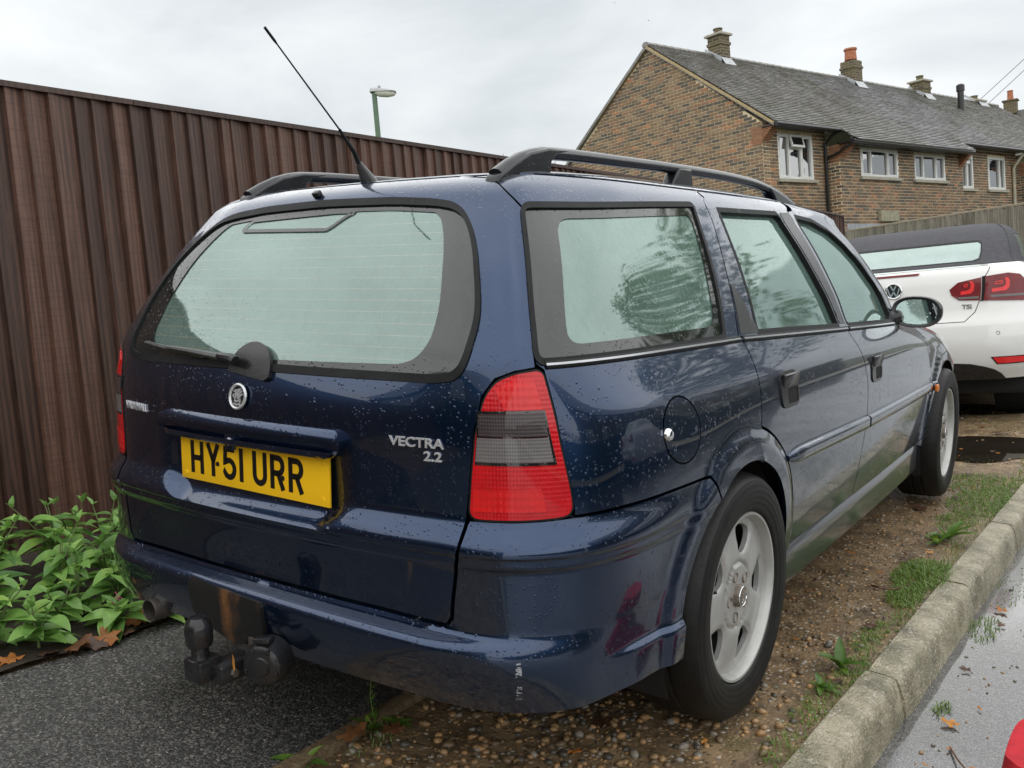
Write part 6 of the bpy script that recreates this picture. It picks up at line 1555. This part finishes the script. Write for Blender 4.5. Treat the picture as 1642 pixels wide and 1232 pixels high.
# grass
G = MB()
def blades(cx, cy, rx, ry, n, h, seed):
    rr = random.Random(seed)
    for _ in range(n):
        a = rr.uniform(0, 2*math.pi); q = math.sqrt(rr.random()); x, y = cx+rx*q*math.cos(a), cy+ry*q*math.sin(a)
        if x > kerb_x(y)+.02 and y < 8 and x < kerb_x(y)+.115: continue
        z = (ground_z(x, y) if x < kerb_x(y)+.02 else -.12); b = rr.uniform(0, 2*math.pi); H = h*rr.uniform(.4, 1.1)*(1-.5*q); w = rr.uniform(.0010, .0022); d = Vector((math.cos(b), math.sin(b), 0)); s_ = Vector((-d.y, d.x, 0))*w; ln = rr.uniform(.4, 1.9)
        p0 = Vector((x, y, z-.003)); p1 = p0+Vector((0, 0, H*.6))+d*H*.25*ln; p2 = p0+Vector((0, 0, H*(1.0-.45*ln)))+d*H*.8*ln
        G.add([p0-s_, p0+s_, p1-s_*.8, p1+s_*.8, p2], [(0, 1, 3, 2), (2, 3, 4)])
for y_ in np.arange(1.0, 8.0, .09): blades(kerb_x(y_)-.03+r.uniform(-.03, .01), y_, .045, .07, int(60*fb(y_*1.7, 3)**1.5*2.2), .045, int(y_*100))
for c in ((.985, 2.28, .10, .20, 950, .085, 1), (.98, 2.04, .06, .13, 420, .065, 2), (1.0, 3.55, .16, .30, 1100, .06, 3), (.94, 3.95, .24, .25, 1200, .05, 4), (.95, 3.15, .09, .18, 360, .045, 5), (.96, 1.62, .05, .16, 200, .03, 15), (.99, .80, .06, .10, 130, .05, 6), (1.0, 1.25, .07, .12, 90, .04, 7), (.96, 1.0, .05, .1, 60, .03, 77),
          (.70, 4.5, .25, .2, 180, .03, 8), (.45, 6.2, .3, .3, 160, .03, 9), (1.22, 2.15, .05, .14, 120, .05, 10), (1.21, 1.45, .02, .05, 50, .05, 11), (.10, .28, .06, .12, 60, .05, 12), (.8, 5.6, .3, .3, 150, .03, 13), (1.25, 2.6, .06, .25, 120, .03, 14)): blades(*c)
o = mk('grass', G.v, G.f, M['grass'], None, False); tag(o, 'thin grass growing along the kerb and on the verge', 'grass', kind='stuff')
# loose gravel
PB = [MB() for _ in range(5)]
def ico():
    bm = bmesh.new(); bmesh.ops.create_icosphere(bm, subdivisions=1, radius=1); bm.verts.index_update(); v = [x.co.copy() for x in bm.verts]; f = [[q.index for q in x.verts] for x in bm.faces]; bm.free(); return v, f
iv, if_ = ico(); rp = random.Random(4)
def pebbles(n, x0, x1, y0, y1, s0, s1, dense=None):
    k = 0
    while k < n:
        x, y = rp.uniform(x0, x1), rp.uniform(y0, y1); k += 1
        if dense and rp.random() > dense(x, y): continue
        s = s0+(s1-s0)*rp.random()**2; rot = Matrix.Rotation(rp.uniform(0, 6.3), 3, 'Z') @ Matrix.Rotation(rp.uniform(-.4, .4), 3, 'X'); a, b, c = s*rp.uniform(.8, 1.3), s*rp.uniform(.6, 1), s*rp.uniform(.4, .7)
        z = (ground_z(x, y) if x < kerb_x(y) else -.118)+c*.35
        PB[rp.choice([0, 0, 1, 1, 2, 3, 4])].add([rot @ Vector((v.x*a*rp.uniform(.9, 1.1), v.y*b, v.z*c))+Vector((x, y, z)) for v in iv], if_)
pebbles(2600, .08, .80, -.45, .95, .005, .017, lambda x, y: .25+.75*fb(x*5, y*5))
pebbles(900, .55, 1.0, .2, 1.6, .004, .016, lambda x, y: .15+.8*fb(x*6, y*4)**2)
pebbles(1700, .60, 1.02, 1.2, 4.2, .003, .010, lambda x, y: fb(x*6, y*4))
pebbles(700, .2, 1.1, 4.0, 8.0, .005, .012, lambda x, y: fb(x*3, y*3))
pebbles(120, 1.2, 1.7, .6, 3.0, .003, .008)
PC = [(.15, .10, .055), (.29, .18, .085), (.25, .22, .18), (.38, .22, .095), (.08, .07, .055)]
V = []; F = []; fm = []
for i, a in enumerate(PB): b = len(V); V += a.v; F += [tuple(q+b for q in f) for f in a.f]; fm += [i]*len(a.f)
o = mk('gravel', V, F, None, None, True, 0, [simple('pebble_%s' % nme, c, .35, var=.3, vs=40) for nme, c in zip(('brown', 'tan', 'grey', 'orange', 'dark'), PC)], fm); tag(o, 'wet brown and orange gravel stones scattered over the verge', 'gravel', kind='stuff')
# fallen leaves
def dead_mesh(L, mat, seed, lob=True):
    r2 = random.Random(seed); n = 18; V = [(0, 0, .012*L/.08)]; 
    for k in range(n):
        a = 2*math.pi*k/n; rr = L*(.5+.22*math.cos(2*a)*0+(.16*math.cos(5*a) if lob else .12*math.cos(2*a))+r2.uniform(-.06, .06)); V.append((rr*math.cos(a), rr*math.sin(a)*(.8 if lob else .45), r2.uniform(0, .22)*L))
    return newmesh('fallen_leaf', V, [(0, 1+k, 1+(k+1) % n) for k in range(n)], mat, True, 0)
DM = [dead_mesh(.09, M['dry1'], 1), dead_mesh(.075, M['dry2'], 2), dead_mesh(.055, M['dry3'], 3), dead_mesh(.035, M['dry2'], 4, False), dead_mesh(.03, M['dry1'], 5, False)]
def dead(i, x, y, z, label, grp, sc=1, tilt=.2):
    rr = random.Random(int(x*1000+y*77)); o = bpy.data.objects.new('fallen_leaf', DM[i]); col.objects.link(o); tag(o, label, 'leaf', grp)
    o.matrix_world = Matrix.Translation((x, y, z)) @ Matrix.Rotation(rr.uniform(0, 6.3), 4, 'Z') @ Matrix.Rotation(rr.uniform(-tilt, tilt), 4, 'X') @ Matrix.Scale(sc, 4)
for i, x, y, sc in ((0, -1.00, .14, 1.1), (0, -.98, .22, 1.2), (2, -1.02, .06, 1.2), (2, -.985, .29, 1), (0, -1.03, .36, .9), (1, -1.06, .42, .9), (1, -1.08, -.03, .8), (2, -.97, .18, 1.1), (0, -.99, .47, .7)):
    dead(i, x, y, .016, ('crumpled light brown leaf', 'crumpled orange leaf', 'crumpled dark brown leaf')[i]+' lying between the planting bed and the driveway', 'dead leaves at the edge of the bed', sc, .5)
dead(1, -1.02, .40, .045, 'large curled orange leaf lying on the low plants', None, 1.2, .7)
dead(0, .10, .22, .022, 'curled brown leaf standing against the edging strip', None, .9, .9); dead(0, .16, .30, .02, 'flat russet leaf lying on the gravel behind the bumper', None, .6, .4)
for k in range(46):
    x, y = rp.uniform(.5, 1.0), rp.uniform(.3, 7); i = rp.choice([3, 4, 3, 2]); wh = 'on the verge beside the blue car' if y < 4.2 else 'on the ground behind the white convertible'; dead(i, x, y, ground_z(x, y)+.008, ('', '', 'ragged dark brown leaf lying ', 'small narrow orange leaf lying ', 'small narrow brown leaf lying ')[i]+wh, 'leaf litter '+wh, rp.uniform(.5, 1.1))
for x, y, i in ((1.245, 1.36, 1), (1.27, 1.22, 3), (1.30, 1.05, 4), (1.235, 1.1, 3), (1.22, 1.75, 2), (1.26, 2.2, 2), (1.24, 2.35, 1), (1.30, 1.5, 3), (1.34, 1.15, 3), (1.28, .95, 4)): dead(i, x, y, -.112, ('', 'lobed orange leaf', 'ragged dark brown leaf', 'narrow orange leaf', 'narrow brown leaf')[i]+' lying in the wet gutter of the road', 'leaves in the gutter', .55)
MB().tube([(.86, 2.05, .0), (.90, 2.0, .015), (.94, 2.02, .01), (.965, 2.08, .004), (.98, 2.2, .002)], [.004, .0035, .003, .003, .002], 5).build('fallen_twig', M['dry3'])
tag(bpy.data.objects['fallen_twig'], 'dark thin twig lying on the verge below the sill', 'twig')
o = MB().tube([(1.27, 1.23, -.113), (1.30, 1.16, -.105), (1.36, 1.08, -.112)], [.003, .0025, .002], 5).build('fallen_twig', M['dry3']); tag(o, 'dark twig lying on the wet road beside the kerb', 'twig')
# orange leaf caught on the tow bar
o = bpy.data.objects.new('fallen_leaf', newmesh('fallen_leaf', [(0, 0, 0), (.006, 0, -.012), (.004, .002, -.036), (0, 0, -.045), (-.005, .002, -.03)], [(0, 1, 2, 3, 4)], M['dry2'])); col.objects.link(o); o.location = (.022, -.058, .318); tag(o, 'small orange leaf caught on the tow bar socket', 'leaf')
# red bag on the road, only its corner in view
V = []; F = []; n = 24; m = 9
for i in range(m):
    f = i/(m-1); hz = -.118+.135*f; wx = .064*(1-.10*f**4); wy = .14*(1-.10*f**4)
    for k in range(n):
        a = 2*math.pi*k/n; c_, s_ = math.cos(a), math.sin(a); V.append((1.475+wx*math.copysign(abs(c_)**.6, c_), 1.09+wy*math.copysign(abs(s_)**.6, s_), hz+.008*math.sin(3*a+i)))
for i in range(m-1):
    for k in range(n): F.append((i*n+k, i*n+(k+1) % n, (i+1)*n+(k+1) % n, (i+1)*n+k))
F.append(tuple(range((m-1)*n, m*n))); F.append(tuple(range(n))[::-1])
RB_ = empty('red_bag', (1.475, 1.09, -.118), 'bright red fabric bag lying on the wet road by the kerb', 'bag')
mk('bag_body', V, F, simple('red_fabric', (.50, .010, .022), .8, var=.15, vs=30, bmp=.5, bs=300, bd=.002), RB_, True, 60)
# ------------------------------------------------------------------ wires and birds
M['wire'] = simple('cable', (.03, .03, .03), .6)
o = MB().tube([(-7.0, 44.0, 6.75), (-4.97, 39.57, 7.08), (-2.64, 33.87, 7.54), (2, 22.5, 8.6)], .010, 5).build('overhead_cable', M['wire']); tag(o, 'thin overhead cable, the upper of two above the terrace', 'cable')
o = MB().tube([(-7.0, 44.5, 6.4), (-4.81, 39.63, 6.78), (-2.76, 35.0, 7.38), (2, 24.2, 8.9)], .010, 5).build('overhead_cable', M['wire']); tag(o, 'thin overhead cable, the lower of two above the terrace', 'cable')
def bird(p, s, a):
    p = Vector(p); V = [(-.25, 0, 0), (.3, 0, .02), (0, .05, .05), (0, -.05, .05), (.05, .45, .16), (-.08, .45, .16), (-.12, .9, .02), (.05, -.45, .16), (-.08, -.45, .16), (-.12, -.9, .02), (0, 0, -.05)]
    F = [(0, 2, 1), (0, 1, 3), (2, 4, 5), (4, 6, 5), (3, 8, 7), (7, 8, 9), (0, 10, 2), (1, 2, 10), (0, 3, 10), (1, 10, 3), (2, 3, 4)]
    o = mk('bird', [Vector(v)*s for v in V], F[:-1], simple('gull_grey', (.10, .10, .11), .7) if 'gull_grey' not in bpy.data.materials else bpy.data.materials['gull_grey'], None, False); o.location = p; o.rotation_euler = (.2, 0, a)
    tag(o, 'distant bird flying in the grey sky', 'bird', 'birds in the sky')
bird((-27.12, 55.05, 16.83), .28, .4); bird((-29.0, 53.9, 18.0), .25, 1.0); bird((-41.4, 57.9, 20.95), .25, 2.0)
# ------------------------------------------------------------------ across the road: what the wet bodywork and glass reflect
def tree(x, y, H, rc, seed, label):
    rr = random.Random(seed); t = empty('street_tree', (x, y, 0), label, 'tree'); base = Vector((x, y, 0)); q = MB(); q.tube([base, base+Vector((.05, .0, H*.2)), base+Vector((.1, .1, H*.45)), base+Vector((.0, .1, H*.8))], [.22, .17, .13, .04], 10); tips = []
    for k in range(14):
        a = k*2.4; h0 = H*(.28+.45*k/14); s = base+Vector((.08, .05, h0)); e = base+Vector((math.cos(a)*rc*rr.uniform(.6, 1), math.sin(a)*rc*rr.uniform(.6, 1), h0+H*rr.uniform(.12, .3))); q.tube([s, s.lerp(e, .5)+Vector((0, 0, .2)), e], [.07, .045, .015], 6); tips += [s.lerp(e, f)+Vector((0, 0, .2)) for f in (.45, .6, .75, .9, 1)]
    q.build('trunk', simple('bark', (.07, .055, .04), .9), t); c = MB()
    for tp in tips:
        for _ in range(60):
            p = tp+Vector((rr.gauss(0, .42), rr.gauss(0, .42), rr.gauss(0, .35))); s = rr.uniform(.08, .17); Mx = Matrix.Rotation(rr.uniform(0, 6.3), 3, 'Z') @ Matrix.Rotation(rr.uniform(-1.2, 1.2), 3, 'X'); c.add([Mx @ Vector(v)*s+p for v in ((-1, 0, 0), (0, -.6, 0), (1, 0, 0), (0, .6, 0))], [(0, 1, 2, 3)])
    c.build('crown', leafmat('tree_leaf', (.035, .07, .015), (.10, .15, .03)), t, False)
tree(7.7, 19.0, 10.4, 3.2, 3, 'leafy roadside tree reflected in the side windows of the blue estate')
def facing_house(pos, w, rz, label):
    h = empty('brick_house', (0, 0, 0), label, 'house'); a = MB()
    a.add([(0, -w/2, -.1), (0, w/2, -.1), (7, w/2, -.1), (7, -w/2, -.1), (0, -w/2, 5), (0, w/2, 5), (7, w/2, 5), (7, -w/2, 5), (3.5, -w/2, 7.6), (3.5, w/2, 7.6)], [(0, 4, 5, 1), (1, 5, 9, 6, 2), (2, 6, 7, 3), (3, 7, 8, 4, 0)]); a.build('wall', M['chimney'], h, False)
    MB().add([(-.4, -w/2-.3, 4.75), (-.4, w/2+.3, 4.75), (3.5, w/2+.3, 7.75), (3.5, -w/2-.3, 7.75), (7.4, w/2+.3, 4.75), (7.4, -w/2-.3, 4.75)], [(0, 3, 2, 1), (3, 5, 4, 2)]).build('roof', M['tile_old'], h, False)
    k = max(2, int(w/3))
    for i in range(k):
        for z in (1.5, 3.9):
            yc = -w/2+w*(i+.5)/k; f = MB().box((-.02, yc, z), (.08, 1.5, 1.2)).build('window', M['upvc'], h, False)
            for s_ in (-.36, .36): MB().box((-.06, yc+s_, z), (.03, .62, 1.05)).build('pane', M['winglass'], f, False)
    h.matrix_world = Matrix.Translation(pos) @ Matrix.Rotation(rz, 4, 'Z')
facing_house((16, 12, 0), 20, 0, 'long brick house across the road seen only in reflections'); facing_house((17, 35, 0), 19, 0, 'further brick house across the road seen only in reflections')
facing_house((-1.5, -13, 0), 13, rad(-90), 'unseen brick house added beyond the driveway hedge to darken reflections')  # added behind the camera so the rear bodywork reflects something dark
def hedge(name, label, x0, x1, y0, y1, h, seed):
    rr = random.Random(seed); root = empty(name, ((x0+x1)/2, (y0+y1)/2, 0), label, 'hedge'); MB().box(((x0+x1)/2, (y0+y1)/2, h/2-.1), (max(.2, x1-x0-.3), max(.2, y1-y0-.3), h-.1)).build('hedge_core', simple('hedge_core', (.012, .018, .008), .95), root, False)
    c = MB(); n = int(500*((x1-x0)+(y1-y0))*.5)
    for _ in range(n):
        f = rr.random(); s = rr.uniform(.03, .07); p = Vector((rr.uniform(x0, x1), rr.uniform(y0, y1), rr.uniform(0, h))); e = rr.randrange(3)
        if e == 0: p.z = h+rr.gauss(0, .05)
        elif e == 1: p.y = rr.choice((y0, y1))+rr.gauss(0, .05)
        else: p.x = rr.choice((x0, x1))+rr.gauss(0, .05)
        Mx = Matrix.Rotation(rr.uniform(0, 6.3), 3, 'Z') @ Matrix.Rotation(rr.uniform(-1.2, 1.2), 3, 'X'); c.add([Mx @ Vector(v)*s+p for v in ((-1, 0, 0), (0, -.6, 0), (1, 0, 0), (0, .6, 0))], [(0, 1, 2, 3)])
    o = c.build('hedge_leaves', leafmat('hedge_leaf', (.02, .045, .012), (.06, .10, .03)), root, False); o['kind'] = 'stuff'
hedge('hedge', 'unseen clipped green hedge added across the end of the driveway to darken reflections', -2.2, 1.0, -8.6, -7.4, 2.3, 5)  # put in unseen to keep bright sky out of the tailgate reflections
hedge('hedge', 'low green hedge along the far side of the road seen only in reflections', 9.3, 10.2, -14, 30, 1.3, 6)
facing_house_y = MB()
SC = copy_tree(WC); SC.name = 'silver_car'; tag(SC, 'silver car parked across the road, seen only in reflections', 'car')
M['silver'] = paint('silver_paint', (.50, .51, .52), .5, False)
for o in [c for c in bpy.data.objects if c.parent is SC]:
    if o.type == 'MESH':
        for s_ in o.material_slots:
            if s_.material in (M['white_paint'], M['roofcloth']): s_.link = 'OBJECT'; s_.material = M['silver']
SC.matrix_world = Matrix.Translation((6.2, 4.2, -.118)) @ Matrix.Rotation(0, 4, 'Z')
